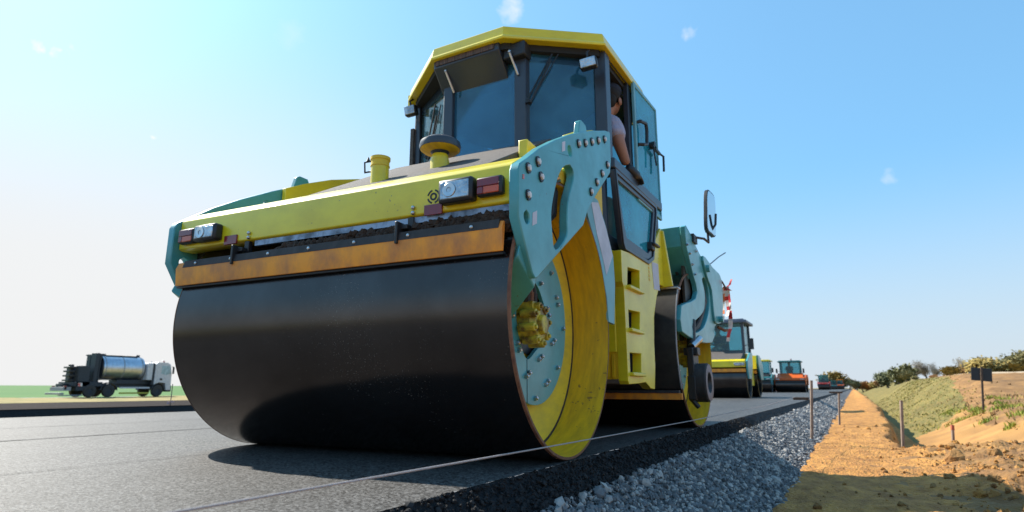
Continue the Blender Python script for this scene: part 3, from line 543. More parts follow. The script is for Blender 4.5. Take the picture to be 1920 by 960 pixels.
# ---- rear yoke, drum and what hangs there
drum(2.615, None); motor(2.50, -.02, None, .095)
RO = [(2.31,1.61),(2.36,1.63),(2.48,1.60),(2.8,1.49),(2.88,1.47),(3.3,1.44),(3.70,1.40),(3.75,1.36),(3.62,.98),(3.29,.87),(3.24,.77),(3.12,.71),(2.87,.69),(2.56,.68),(2.2,.70),(2.0,.72),(1.97,.81),(2.03,.92),(2.2,.96),(2.36,.99),(2.55,1.04),(2.63,1.11),(2.6,1.17),(2.52,1.23),(2.33,1.44)]
RH = smooth_poly([(2.86,1.25),(3.01,1.28),(3.12,1.16),(3.08,1.01),(2.86,.85),(2.6,.77),(2.40,.75),(2.37,.81),(2.66,.90),(2.87,.99),(2.94,1.14)], 3)
for x0, x1 in ((.0, .042), (-1.96, -1.918)):
    b = B(); b.plate(RO, [RH], x0, x1); rp = b.done('side_plate', TUR, RL, bev=.005)
    if x0 == 0:
        for p in [(2.33,1.46),(2.41,1.40),(2.48,1.32),(2.56,1.25),(2.66,1.47),(3.33,1.23),(3.42,1.18)]: bolt(rp, (x1, *p), 'hub')
        b = B(); b.plate(smooth_poly([(2.88,1.47),(3.0,1.3),(3.17,1.2),(3.2,1.0),(3.27,.9),(3.62,.98),(3.73,1.38),(3.3,1.435)], 3), [], x1, x1+.02); cv = b.done('cover_plate', TUR, rp, bev=.004)
        b = B(); b.cyl((x1+.02, 2.99, 1.37), (x1+.05, 2.99, 1.37), .035, seg=8); b.done('cover_knob', TUR, cv); b = B(); b.cyl((x1+.02, 3.42, .95), (x1+.06, 3.42, .95), .03, seg=8); b.done('cover_knob', TUR, cv)
        b = B(); b.tube([(x1, 3.44, .88), (x1+.05, 3.5, .85), (x1+.06, 3.58, .86)], .016, 8); b.done('pipe_stub', RUST, rp)
    s = 1 if x0 == 0 else -1; xa, xb = (-.17, .0) if s > 0 else (-1.918, -1.75)
    b = B(); b.prism([(xa,2.33,1.62),(xa,2.33,1.45),(xa,2.53,1.21),(xa,2.9,1.21),(xa,2.9,1.47),(xa,2.45,1.61)], (xb-xa,0,0)); b.done('yoke_box', TUR, RL, bev=.006)
b = B(); b.prism([(-1.9,2.1,1.3),(-1.9,2.1,1.5),(-1.9,2.4,1.58),(-1.9,3.0,1.43),(-1.9,3.68,1.38),(-1.9,3.74,1.1),(-1.9,3.5,1.27),(-1.9,2.5,1.27)], (1.72,0,0)); b.done('rear_hood', YEL, RL, bev=.01)
def arc(r, a0, a1, n=22): return [(2.615+r*math.cos(t), .63+r*math.sin(t)) for t in np.linspace(a0, a1, n)]
A0, A1 = R_(141), R_(208)
b = B(); b.prism([(-1.8, y, z) for y, z in arc(.70, A0, A1)+arc(.688, A1, A0)], (1.81,0,0)); mg = b.done('mudguard', RUBG, RL, bev=.003)
b = B(); b.prism([(.0095, y, z) for y, z in arc(.703, A0, A1)+arc(.684, A1, A0)], (.006,0,0)); b.done('guard_edge', GREY, mg)
b = B(); b.box(-.12, .02, 2.045, 2.13, 1.055, 1.072); b.done('guard_cap', mat('pale_cap_steel', (.5,.52,.56), .4, .3, c2=(.35,.17,.05), vs=14, lo=.45, hi=.6), mg, bev=.006)
b = B(); b.box(-1.85, .03, 1.93, 1.955, .225, .272); b.done('scraper_blade', ORANGE, RL, bev=.003, label='rusty brown rear scraper blade low between the drums')
b = B(); b.box(-1.85, .01, 1.925, 1.97, .272, .292); b.done('scraper_strip', RUB, RL)
b = B()
b.lathe([(.035,.06),(.03,.13),(.035,.15),(.125,.15),(.135,.14),(.135,.105)], (0,2.41,.35), 'x', 40); ew = b.done('edge_wheel', RUB, RL)
b = B(); b.lathe([(.1355,.082),(.1365,.14),(.136,.142)], (0,2.41,.35), 'x', 40); b.done('wheel_ring', mat('worn_wheel_face', (.24,.21,.23), .6, c2=(.14,.12,.13), vs=20), ew)
b = B(); b.lathe([(.10,.0),(.10,.06),(.1355,.083)], (0,2.41,.35), 'x', 32); b.done('wheel_hub', BLK, ew)
b = B(); b.box(.0, .05, 2.28, 2.46, .25, .62); b.box(-.03, .08, 2.30, 2.40, .56, .62); b.cyl((.02,2.36,.62), (.02,2.42,.85), .035, seg=12); b.cyl((.0,2.3,.24), (.06,2.32,.16), .02, seg=8); b.box(.0, .06, 2.25, 2.31, .22, .4); ea = b.done('edge_arm', BLK, RL, bev=.006)
b = B(); b.cyl((.03,2.33,.63), (.07,2.46,.70), .028, seg=12); b.done('arm_cylinder', BRIGHT, ea)
for k in range(5):
    b = B(); b.tube([(-.02,2.86+.015*k,1.27),(.005,2.98+.02*k,1.2),(.012,3.02+.015*k,1.08),(.0,2.93,.96-.008*k),(.01,2.72,.86-.01*k),(-.02,2.52,.74)], .017, 8); b.done('yoke_hose', BLK if k % 2 else RUB, RL)
b = B(); b.box(-.03, -.01, 2.4, 3.2, .72, 1.3); b.done('hose_backing', RUBG, RL)
# mirror on its arm, whip rod
b = B(); b.tube([(.02,2.60,1.575),(.05,2.60,1.575)], .04, 10); b.tube([(.03,2.62,1.59),(.11,2.72,1.585),(.12,2.86,1.58),(.115,2.88,1.67),(.14,2.92,1.70),(.175,2.95,1.76),(.185,2.95,1.86)], .011, 8); b.box(.0,.06,2.55,2.68,1.53,1.60); ma = b.done('mirror_arm', BLK, RL)
Rm = Matrix.Translation((.150, 2.93, 1.865)) @ Matrix.Rotation(R_(80), 4, 'Z') @ Matrix.Rotation(R_(9), 4, 'Y')
mo = smooth_poly([(-.095,-.19),(-.105,0),(-.09,.19),(0,.215),(.09,.19),(.105,0),(.095,-.19),(0,-.205)], 3)
b = B(); b.plate(mo, [], 0, .03, plane='y'); ms = b.done('mirror', BLK, ma, Rm, bev=.008)
b = B(); b.plate([(x*.93, z*.94) for x, z in mo], [], -.003, .0, plane='y'); b.done('mirror_face', mat('mirror_silver', (.8,.8,.8), .03, 1.0, c2=(.76,.76,.76)), ma, Rm)
b = B(); b.tube([(.03,3.35,1.48),(.07,3.62,1.60),(.10,3.85,1.685)], .006, 6); b.done('whip_rod', NAVY, RL)

# ---- cab
b = B(); b.box(-1.6, -.13, .72, 1.98, 1.17, 1.26); b.box(-1.62, -.5, .68, .75, 1.2, 1.80); b.box(-1.6, -.55, 1.96, 2.02, 1.2, 1.78); b.box(-1.64, -1.6, .95, 2.0, 1.2, 1.75); b.done('cab_floor', NAVY, RL, bev=.008)
def pillar(x0, y0, x1, y1, z0, z1, wx=.032, wy=.03, nm='pillar'):
    b = B(); b.prism([(x0-wx,y0-wy,z0),(x0+wx,y0-wy,z0),(x0+wx,y0+wy,z0),(x0-wx,y0+wy,z0)], (x1-x0, y1-y0, z1-z0)); return b.done(nm, NAVY, RL, bev=.006)
PL = [(-1.63,.92),(-1.125,.60),(-.555,.60),(-.13,.94)]
pillar(-1.125,.60,-1.125,.60,1.74,2.47,.038); pillar(-.56,.60,-.56,.60,1.74,2.47,.042); pillar(-.135,.94,-.135,.94,1.64,2.5,.04,.045); pillar(-1.63,.92,-1.64,.92,1.74,2.5,.022)
pillar(-.12,1.41,-.12,1.41,1.70,2.5,.02,.03); pillar(-.13,2.02,-.13,2.02,1.26,2.5,.025,.03); pillar(-1.58,2.02,-1.58,2.02,1.26,2.5,.03,.03)
def pane(p0, p1, z0, z1, m, nm='window', g=.035, y=.0):
    p0 = Vector((*p0, 0)); p1 = Vector((*p1, 0)); d = (p1-p0).normalized(); n = Vector((-d.y, d.x, 0)); p0 += d*g; p1 -= d*g
    b = B(); b.prism([(p0.x,p0.y,z0),(p1.x,p1.y,z0),(p1.x,p1.y,z1),(p0.x,p0.y,z1)], n*.005); return b.done(nm, m, RL, smooth=False)
pane(PL[1], PL[2], 1.745, 2.47, WS, 'windscreen'); pane(PL[2], PL[3], 1.745, 2.47, WS); pane(PL[0], PL[1], 1.745, 2.47, WFAR); pane((-1.62,.95), (-1.60,2.0), 1.745, 2.47, WFAR)
pane((-.15,2.025), (-1.56,2.025), 1.76, 2.47, WFAR, 'rear_window')
for p0, p1 in ((PL[0], PL[1]), (PL[1], PL[2]), (PL[2], PL[3])):                                   # window header and sill
    for z0, z1 in ((2.40, 2.50), (1.72, 1.765)):
        d = (Vector((*p1,0))-Vector((*p0,0))).normalized(); n = Vector((-d.y,d.x,0))*.04
        b = B(); b.prism([(p0[0],p0[1],z0),(p1[0],p1[1],z0),(p1[0],p1[1],z1),(p0[0],p0[1],z1)], n); b.done('window_rail', NAVY, RL, bev=.004)
OCT = [(-1.18,.45),(-.62,.45),(-.08,.85),(-.08,1.74),(-.26,2.12),(-1.52,2.12),(-1.70,1.74),(-1.70,.85)]
cxo, cyo = -.9, 1.25
def ring_at(s, z, dz=0): return [(cxo+(x-cxo)*s, cyo+(y-cyo)*s, z) for x, y in OCT]
b = B(); rings = [ring_at(.955, 2.505), ring_at(1.01, 2.505), ring_at(1.012, 2.520), ring_at(1.0, 2.535), ring_at(.985, 2.60), ring_at(.95, 2.618)]
vs = [v for r in rings for v in r]; n8 = 8; fs = [(i*8+k, i*8+(k+1) % 8, (i+1)*8+(k+1) % 8, (i+1)*8+k) for i in range(len(rings)-1) for k in range(8)]; fs += [tuple(range(40, 48)), tuple(range(8))[::-1]]
b._add(vs, fs); rf = b.done('roof', YEL, RL, bev=.004, ang=12)
b = B(); b.plate([(-.115,.95),(-.112,.88),(-.10,1.6),(-.105,1.66)], [], 2.49, 2.50, plane='z'); b.done('roof_seal', BLK, rf)
b = B(); b.prism([(cxo+(x-cxo)*.94, cyo+(y-cyo)*.94, 2.46) for x, y in OCT], (0,0,.05)); b.done('headliner', HEADL, RL)
b = B(); b.box(-1.735,-1.70,.88,.94,2.44,2.58); b.done('roof_bracket', YEL, rf)
b = B(); b.prism([(-1.185,.475,2.512),(-1.185,.475,2.455),(-1.185,.50,2.43),(-1.185,.64,2.26),(-1.185,.66,2.26),(-1.185,.66,2.512)], (.52,0,0)); vb = b.done('visor_box', NAVY, RL, bev=.006)
b = B(); b.box(-1.165, -.70, .468, .476, 2.468, 2.504); b.done('filter_mesh', VENT, vb)
for x0 in (-1.10, -.60):
    b = B(); b.tube([(x0,.50,2.43),(x0+.03,.565,2.29)], .0085, 8); b.ball((x0,.50,2.43), .014, sub=1); b.done('gas_strut', BRIGHT, RL)
b = B(); b.box(-.66,-.5,.52,.62,2.40,2.5); b.done('hinge_block', BLK, RL, bev=.01)
def worklamp(x0, x1, y, z0, z1, rz, lens):
    c = Vector(((x0+x1)/2, y, (z0+z1)/2)); Mx = Matrix.Translation(c) @ Matrix.Rotation(R_(rz), 4, 'Z') @ Matrix.Rotation(R_(-6), 4, 'Y') @ Matrix.Rotation(R_(8), 4, 'X'); hw, hz = (x1-x0)/2, (z1-z0)/2
    b = B(); b.box(-hw,hw,0,.06,-hz,hz); h = b.done('work_lamp', BLK, RL, Mx, bev=.014)
    b = B(); b.box(-hw+.007,hw-.007,-.006,.004,-hz+.007,hz-.007); b.done('lens', lens, h, Mx, bev=.004)
    b = B(); b.tube([(0,.03,hz-.01),(0,.03,hz+.04),(0.01,.08,hz+.07)], .008, 6); b.done('lamp_bracket', BLK, h, Mx)
worklamp(-1.685, -1.585, .78, 2.35, 2.43, 10, LENS); worklamp(-.215, -.10, .74, 2.315, 2.39, 8, LENS)
def wiper(p0, p1, q0, q1):
    b = B(); b.tube([p0, p1], .006, 6); b.tube([(p0[0]+.035,p0[1]+.02,p0[2]), (p1[0]+.03,p1[1]+.018,p1[2]+.01)], .004, 6); b.tube([q0, q1], .007, 6); b.cyl(p1, (p1[0],p1[1]+.04,p1[2]), .016, seg=8); b.done('wiper', BLK, RL)
wiper((-.37,.66,2.43), (-.50,.555,2.09), (-.36,.62,2.36), (-.47,.54,2.06)); wiper((-1.30,.66,2.30), (-1.42,.72,1.95), (-1.27,.64,2.2), (-1.38,.70,1.9))
b = B(); b.tube([(-1.66,.90,1.80),(-1.675,.885,2.0),(-1.66,.90,2.2),(-1.655,.9,2.42)], .011, 6); b.box(-1.69,-1.66,.87,.91,1.78,2.28); b.done('grab_rail', DECK, RL)
b = B(); b.ball((-.235,.97,2.27), .075, sx=1, sy=.4, sz=.75, sub=2); b.tube([(-.23,.97,2.3),(-.21,.97,2.45)], .01, 6); b.done('interior_mirror', BLK, RL)
b = B(); b.prism([(-1.40,.80,2.21),(-1.29,.80,2.20),(-1.27,.80,2.15),(-1.34,.80,2.03),(-1.39,.80,2.07)], (.02,.03,0)); b.tube([(-1.36,.8,2.2),(-1.42,.8,2.35)], .008, 6); b.done('interior_mirror', TUR, RL, label='green backed pentagonal mirror')
# door: lower glazed part, upper pane, handle, latch
DO = [(.90,1.665),(.93,1.50),(1.00,1.20),(1.03,1.165),(1.54,1.16),(1.68,1.22),(1.83,1.62),(1.83,1.665)]
DI = [(.945,1.61),(1.05,1.33),(1.095,1.255),(1.56,1.245),(1.63,1.29),(1.755,1.60),(1.74,1.615)]
b = B(); b.plate(DO, [DI], -.095, -.06); dr = b.done('door', NAVY, RL, bev=.005)
b = B(); b.plate(DI, [], -.082, -.077); b.done('door_glass', WSIDE, dr, smooth=False)
b = B(); b.plate([(p[0]+(q[0]-p[0])*0, p[1]) for p, q in zip(DO, DO)], [[(1.3+(y-1.3)*.945, 1.43+(z-1.43)*.9) for y, z in DO]], -.06, -.05); b.done('door_trim', NAVY, dr, bev=.003)
b = B(); b.box(-.10, -.055, .89, 2.0, 1.67, 1.74); b.done('door_rail', NAVY, RL, bev=.008)
b = B(); b.box(-.085,-.04,1.60,1.68,1.28,1.34); b.box(-.05,-.02,1.60,1.75,1.315,1.335); b.done('door_latch', BLK, dr, bev=.008)
b = B(); b.plate([(1.44,1.62),(2.0,1.62),(2.0,2.53),(1.44,2.50)], [], -.078, -.072); uw = b.done('door_pane', WSIDE, RL, smooth=False)
b = B(); b.plate([(1.415,1.60),(2.02,1.60),(2.02,2.55),(1.415,2.52)], [[(1.45,1.63),(2.0,1.63),(2.0,2.53),(1.45,2.49)]], -.085, -.065); b.done('pane_frame', TURP, uw, bev=.003)
b = B(); b.tube([(-.07,1.47,2.215),(-.045,1.475,2.22),(-.035,1.58,2.24),(-.035,1.60,2.20),(-.035,1.585,2.08),(-.04,1.50,2.045),(-.07,1.48,2.045)], .013, 8); b.done('door_handle', BLK, uw)
b = B(); b.cyl((-.07,1.8,2.15), (-.03,1.8,2.15), .03, seg=10); b.box(-.05,-.03,1.76,1.95,2.12,2.14); b.tube([(-.04,1.93,2.13),(-.02,1.99,2.12),(-.02,1.98,1.99)], .009, 6); b.tube([(-.04,1.78,2.12),(-.03,1.80,1.98)], .007, 6); b.done('pane_latch', BLK, uw)
b = B(); b.prism([(-.13,.92,1.15),(-.13,.92,1.70),(-.34,.76,1.72),(-.36,.76,1.15)], (0,.03,0)); b.prism([(-.15,.9,1.22),(-.15,.9,1.6),(-.30,.785,1.62),(-.30,.785,1.22)], (0,-.01,0), 1); b.done('corner_panel', [NAVY, BLK], RL, bev=.004)
# inside the cab
b = B(); b.box(-1.05,-.6,1.45,1.90,1.62,1.74); b.box(-1.05,-.6,1.80,1.94,1.74,2.28); b.box(-.95,-.7,1.83,1.93,2.3,2.45); b.box(-1.0,-.65,1.5,1.85,1.26,1.62); b.done('operator_seat', SEAT, RL, bev=.04)
b = B(); b.box(-1.1,-.55,.72,.98,1.26,1.80); b.box(-.7,-.55,.78,.9,1.78,1.84, 1); b.done('dashboard', [BLK, WHITE], RL, bev=.02)
b = B(); b.cyl((-.8,.98,1.7), (-.8,1.1,1.86), .022, seg=10); b.lathe([(1.86+.014*math.cos(t), .17+.014*math.sin(t)) for t in np.linspace(0, 6.28, 9)], (-.8,1.12,0), 'z', 32); b.done('steering_wheel', BLK, RL)
b = B(); b.box(-.30,-.2,1.2,1.42,1.28,1.60); b.done('side_console', CREAM, RL, bev=.03)
b = B(); b.box(-.5,-.25,1.05,1.18,1.40,1.58); b.done('console_screen', TURP, RL, bev=.02)

# ------------------------------------------------------------------ people
def skin_body(name, verts, edges, rad, m, parent=None, sub=2, root=0):
    me = bpy.data.meshes.new(name); me.from_pydata(verts, edges, []); me.materials.append(m)
    o = bpy.data.objects.new(name, me); COL.objects.link(o)
    md = o.modifiers.new('skin', 'SKIN'); md.use_smooth_shade = True
    for i, r in enumerate(rad):
        sv = me.skin_vertices[0].data[i]; sv.radius = r if isinstance(r, tuple) else (r, r); sv.use_root = (i == root)
    ms = o.modifiers.new('sub', 'SUBSURF'); ms.levels = sub; ms.render_levels = sub
    if parent is not None: attach(o, parent)
    return o
def face_bits(head, fwd, r, par):
    f = Vector(fwd).normalized(); s = f.cross(Vector((0, 0, 1))).normalized(); u = s.cross(f); H = Vector(head)
    b = B()
    for k in (-1, 1): b.ball(H+f*r*.92+s*k*r*.36+u*r*.08, r*.13, sub=1)
    b.done('eyes', BLK, par)
    b = B(); b.tube([H+f*r*.98+s*r*.25-u*r*.48, H+f*r*1.04-u*r*.5, H+f*r*.98-s*r*.25-u*r*.48], r*.05, 6); b.done('mouth', RED, par)
# driver leaning out of the cab window, turned to look back along the lane
P = {'pel': (-.52,1.46,1.80), 'bel': (-.44,1.37,1.95), 'che': (-.33,1.29,2.10), 'nk': (-.255,1.27,2.215), 'nk2': (-.235,1.295,2.275), 'hd': (-.225,1.315,2.335), 'hd2': (-.22,1.325,2.405), 'nose': (-.195,1.42,2.335),
     'sR': (-.175,1.22,2.13), 'eR': (-.115,1.17,1.955), 'wR': (-.085,1.235,1.80), 'sL': (-.45,1.36,2.14), 'eL': (-.62,1.45,1.98), 'wL': (-.62,1.30,1.86),
     'hR': (-.46,1.40,1.78), 'kR': (-.50,1.06,1.74), 'aR': (-.50,1.02,1.34), 'hL': (-.62,1.46,1.78), 'kL': (-.72,1.12,1.74), 'aL': (-.72,1.08,1.34), 'tR': (-.50,.92,1.30), 'tL': (-.72,.98,1.30), 'ch': (-.205,1.395,2.275)}
ks = list(P); ix = {k: i for i, k in enumerate(ks)}
E_ = [(ix[a], ix[c]) for a, c in (('pel','bel'),('bel','che'),('che','nk'),('nk','nk2'),('nk2','hd'),('hd','hd2'),('hd','nose'),('hd','ch'),('che','sR'),('sR','eR'),('eR','wR'),('che','sL'),('sL','eL'),('eL','wL'),('pel','hR'),('hR','kR'),('kR','aR'),('aR','tR'),('pel','hL'),('hL','kL'),('kL','aL'),('aL','tL'))]
RR = dict(pel=.13, bel=.125, che=.125, nk=.06, nk2=.055, hd=.088, hd2=.075, nose=.018, ch=.03, sR=.068, eR=.046, wR=.032, sL=.068, eL=.046, wL=.03, hR=.09, kR=.065, aR=.045, hL=.09, kL=.065, aL=.045, tR=.035, tL=.035)
drv = skin_body('person', [P[k] for k in ks], E_, [RR[k] for k in ks], SKIN)
tag(drv, 'driver in pale short-sleeved shirt and black glove leaning out of the foreground roller cab', 'person')
face_bits((-.225,1.32,2.345), (.25,1,0), .088, drv)
sv = ['pel','bel','che','nk','sR','slv','sL','slv2']; Ps = dict(P); Ps['slv'] = (-.125,1.175,1.965); Ps['slv2'] = (-.58,1.43,2.03)
skin_body('shirt', [Ps[k] for k in sv], [(0,1),(1,2),(2,3),(2,4),(4,5),(2,6),(6,7)], [.145,.14,.14,.068,.085,.072,.083,.066], SHIRT, drv)
tv = ['pel','hR','kR','aR','hL','kL','aL']; skin_body('trousers', [P[k] for k in tv], [(0,1),(1,2),(2,3),(0,4),(4,5),(5,6)], [.142,.10,.076,.06,.10,.076,.06], TROU, drv)
b = B(); b.ball((-.228,1.298,2.39), .100, sx=.92, sy=1.0, sz=.88, sub=3, jit=.03); b.ball((-.235,1.27,2.345), .088, sx=.93, sy=.85, sub=3, jit=.03); b.done('hair', HAIR, drv)
b = B(); b.ball((-.224,1.305,2.42), .104, sx=.93, sy=1.02, sz=.55, sub=3); b.prism([(-.30,1.36,2.40),(-.285,1.46,2.385),(-.20,1.50,2.38),(-.13,1.45,2.385),(-.135,1.36,2.40)], (0,0,.008)); b.done('cap', TROU, drv)
b = B(); b.ball((-.143,1.325,2.335), .028, sx=.4, sz=1.1, sub=2); b.done('ear', SKIN, drv)
W = Vector((-.085,1.235,1.80)); gv = [W, W+Vector((.015,.035,-.035)), W+Vector((.03,.08,-.05))]; ge = [(0,1),(1,2)]; gr = [.035,.042,.04]
for k in range(4):
    a = gv[2]+Vector((.022-.016*k, .01, -.004)); i = len(gv); ln = (.9, 1, .95, .75)[k]
    gv += [a+Vector((.006,.035*ln,-.006)), a+Vector((.008,.066*ln,-.020)), a+Vector((.008,.085*ln,-.042))]; ge += [(2,i),(i,i+1),(i+1,i+2)]; gr += [.011,.010,.009]
i = len(gv); gv += [W+Vector((-.025,.05,-.03)), W+Vector((-.035,.085,-.035))]; ge += [(1,i),(i,i+1)]; gr += [.013,.011]
skin_body('glove', gv, ge, gr, BLK, drv)
def seated(loc, s, shirt, label, group=None):
    Q = {'pel': (0,.1,0), 'che': (0,.06,.38), 'nk': (0,.05,.52), 'hd': (0,.02,.66), 'hd2': (0,.03,.74), 'sR': (.19,.06,.42), 'eR': (.25,-.1,.2), 'wR': (.12,-.3,.2), 'sL': (-.19,.06,.42), 'eL': (-.25,-.1,.2), 'wL': (-.12,-.3,.2), 'kR': (.13,-.36,.02), 'aR': (.13,-.36,-.4), 'kL': (-.13,-.36,.02), 'aL': (-.13,-.36,-.4)}
    k_ = list(Q); ii = {k: i for i, k in enumerate(k_)}
    ed = [(ii[a], ii[c]) for a, c in (('pel','che'),('che','nk'),('nk','hd'),('hd','hd2'),('che','sR'),('sR','eR'),('eR','wR'),('che','sL'),('sL','eL'),('eL','wL'),('pel','kR'),('kR','aR'),('pel','kL'),('kL','aL'))]
    rd = [.15,.16,.06,.095,.08,.075,.05,.035,.075,.05,.035,.085,.05,.085,.05]
    o = skin_body('person', [Q[k] for k in k_], ed, rd, SKIN, sub=1); o.location = loc; tag(o, label, 'person', group); WM[o.name] = Matrix.Identity(4)
    c = ['pel','che','sR','eR','sL','eL','kR','aR','kL','aL']
    skin_body('work_clothes', [Q[k] for k in c], [(0,1),(1,2),(2,3),(1,4),(4,5),(0,6),(6,7),(0,8),(8,9)], [.17,.18,.09,.065,.09,.065,.1,.065,.1,.065], shirt, o, sub=1)
    b = B(); b.ball((0,.05,.72), .105, sub=2); b.done('hair', HAIR, o); return o

# ------------------------------------------------------------------ rollers further along the lane
AMBER = mat('amber_beacon', (.8,.3,.02), .3); ORP = mat('orange_machine_paint', (.70,.13,.02), .4, c2=(.55,.10,.015)); REDP = mat('red_machine_paint', (.45,.035,.03), .45); TEALD = mat('deep_teal_paint', (.02,.17,.18), .45)
FARG = glass('distant_cab_glass', (.55,.78,.82), .7, .10, (.25,.5,.55))
def roller(x, y, bodyc, plate, roofc, framec, label, cab=True, hood=None, s=1.0, wide=1.9, group='rollers working further along the lane', deckc=None, rz=0):
    r = thing('road_roller', (0,0,0), label, 'road roller', group); w2 = wide/2; WM[r.name] = Matrix.Identity(4)
    for y0 in (0, 2.6):
        b = B(); b.lathe([(-w2,.0),(-w2+.1,.3),(-w2+.1,.57),(-w2,.59),(-w2,.62),(w2,.62),(w2,.59),(w2-.1,.57),(w2-.1,.3),(w2-.1,.0)], (0,y0,.62), 'x', 48); b.done('drum', STEEL, r)
        b = B(); b.box(-w2,w2,y0-.66,y0-.62,.84,.95); b.done('scraper_blade', ORANGE if bodyc is YEL else BLK, r)
    for sx in (-1, 1):
        x0 = sx*(w2+.02); b = B(); b.plate([(-.62,.95),(-.5,.62),(.1,.62),(.5,1.1),(.62,1.5),(.2,1.5),(-.6,1.2)], [], min(x0,x0+sx*.06), max(x0,x0+sx*.06)); b.done('side_plate', plate, r, bev=.01); b = B(); b.plate([(3.22,.95),(3.1,.62),(2.5,.62),(2.1,1.1),(2.0,1.5),(2.5,1.5),(3.2,1.2)], [], min(x0,x0+sx*.06), max(x0,x0+sx*.06)); b.done('side_plate', plate, r, bev=.01)
        b = B(); b.box(min(sx*(w2-.35),sx*(w2-.02)), max(sx*(w2-.35),sx*(w2-.02)), -.665,-.63,1.05,1.14); b.done('headlight', LENS, r, bev=.01)
    b = B(); b.prism([(-w2,-.62,1.0),(-w2,-.62,1.2),(-w2,-.5,1.26),(-w2,.3,1.26),(-w2,.3,1.0)], (2*w2,0,0)); b.done('front_beam', bodyc, r, bev=.01); b = B(); b.prism([(-w2,3.22,1.0),(-w2,3.22,1.2),(-w2,2.2,1.5),(-w2,2.0,1.0)], (2*w2,0,0)); b.done('rear_beam', bodyc, r, bev=.01)
    b = B(); b.prism([(-w2+.15,-.45,1.26),(-w2+.15,.55,1.62),(-w2+.15,.55,1.2)], (wide-.3,0,0)); b.done('hood', deckc or hood or BLK, r, bev=.01)
    b = B(); b.box(-w2+.1,w2-.1,.68,1.95,.4,1.5); b.done('chassis', bodyc, r, bev=.02)
    if cab:
        for px_, py_ in ((-.78,.55),(.78,.55),(-.78,1.9),(.78,1.9)): b = B(); b.box(px_-.045,px_+.045,py_-.045,py_+.045,1.5,2.55); b.done('pillar', framec, r)
        b = B(); b.prism([(-.95,.35,2.55),(.95,.35,2.55),(.95,2.05,2.55),(-.95,2.05,2.55)], (0,0,.10)); b.prism([(-.85,.45,2.65),(.85,.45,2.65),(.85,1.95,2.65),(-.85,1.95,2.65)], (0,0,.05)); rf = b.done('roof', roofc, r, bev=.02)
        b = B(); b.cyl((.15,.6,2.70),(.15,.6,2.76),.05,seg=10); b.ball((.15,.6,2.79),.06,sub=2); b.done('beacon', AMBER if bodyc is YEL else RED, rf)
        for nm, a in (('windscreen', (-.735,.735,.54,.55,1.58,2.53)), ('rear_window', (-.735,.735,1.9,1.91,1.58,2.53)), ('window', (-.785,-.775,.6,1.85,1.58,2.53)), ('window', (.775,.785,.6,1.85,1.58,2.53))):
            b = B(); b.box(*a); b.done(nm, FARG, r, smooth=False)
        b = B(); b.box(-.35,.15,1.4,1.55,1.5,2.2); b.box(-.35,.15,1.1,1.5,1.5,1.72); b.done('operator_seat', SEAT, r, bev=.03)
    for sx in (-1, 1):
        b = B(); b.tube([(sx*.8,.5,1.75),(sx*1.02,.42,1.8)], .015, 6); b.box(sx*1.06-.07,sx*1.06+.07,.40,.43,1.62,2.0); b.done('mirror', BLK, r, bev=.01)
    r.location = (x, y, 0); r.scale = (s, s, s); r.rotation_euler = (0,0,rz); return r
ROOFG = mat('blue_grey_roof', (.10,.125,.18), .45)
roller(-2.68, 18.3, YEL, TUR, ROOFG, NAVY, 'yellow and turquoise roller with dark cab roof, next behind the big foreground machine', deckc=DECK, s=.96)
seated((-2.85, 19.45, 1.6), 1, TROU, 'dark clothed driver behind the windscreen of the second yellow roller')
rt_ = roller(-5.0, 46.7, TEALD, TUR, YEL, TUR, 'turquoise roller with yellow cab roof, half hidden behind the dark roofed one', s=.9)
roller(-2.95, 47.9, ORP, ORP, TEALD, TEALD, 'bright orange roller with dark cab, closest orange machine on the lane', deckc=ORP, s=.88, wide=2.3)
seated((-3.05, 49.1, 1.46), 1, TROU, 'dark clothed driver in the cab of the bright orange roller')
roller(-3.55, 124, REDP, REDP, TEALD, TEALD, 'small distant red roller in front of the far roadside trees')
roller(-3.15, 170, TEALD, TROU, TEALD, TEALD, 'tiny dark blue machine right of the distant red roller', s=.8)
roller(-2.0, 194, ORP, TROU, AMBER, ORP, 'tiny orange topped machine farthest away on the lane')

# ------------------------------------------------------------------ tanker truck on the verge
T = thing('tanker_truck', (0,0,0), 'grey bitumen tanker truck with polished tank parked on the dry verge', 'truck'); WM[T.name] = Matrix.Identity(4)
TG = mat('silver_grey_cab', (.56,.56,.60), .4, coat=.3); TB = mat('blue_black_chassis', (.02,.03,.045), .55); YB = mat('yellow_guard_rail', (.5,.42,.05), .6)
b = B(); b.lathe([(3.05,.0),(3.1,.75),(3.25,.97),(3.35,1.0),(6.6,1.0),(6.75,.95),(6.85,.7),(6.9,0)], (-1.25,0,2.36), 'y', 64); tk = b.done('tank', CHROME, T)
for yy in (3.4, 4.9, 6.5): b = B(); b.lathe([(yy,1.0),(yy,1.015),(yy+.06,1.015),(yy+.06,1.0)], (-1.25,0,2.36), 'y', 64); b.done('tank_band', GREY, tk)
b = B(); b.box(-1.6,-.9,3.6,6.3,3.33,3.40); b.box(-1.5,-1.0,3.1,3.6,3.3,3.5); b.cyl((-1.25,6.5,3.3),(-1.25,6.5,3.52),.14); b.done('top_walkway', TB, tk)
b = B(); b.box(-1.7,-.8,.4,9.0,.75,1.05); b.box(-2.4,-.1,.9,3.2,.85,1.2); b.box(-2.3,-.1,1.2,2.2,.5,1.2); b.box(-1.9,-.6,4.6,7.4,1.05,1.4); b.done('chassis', TB, T, bev=.02)
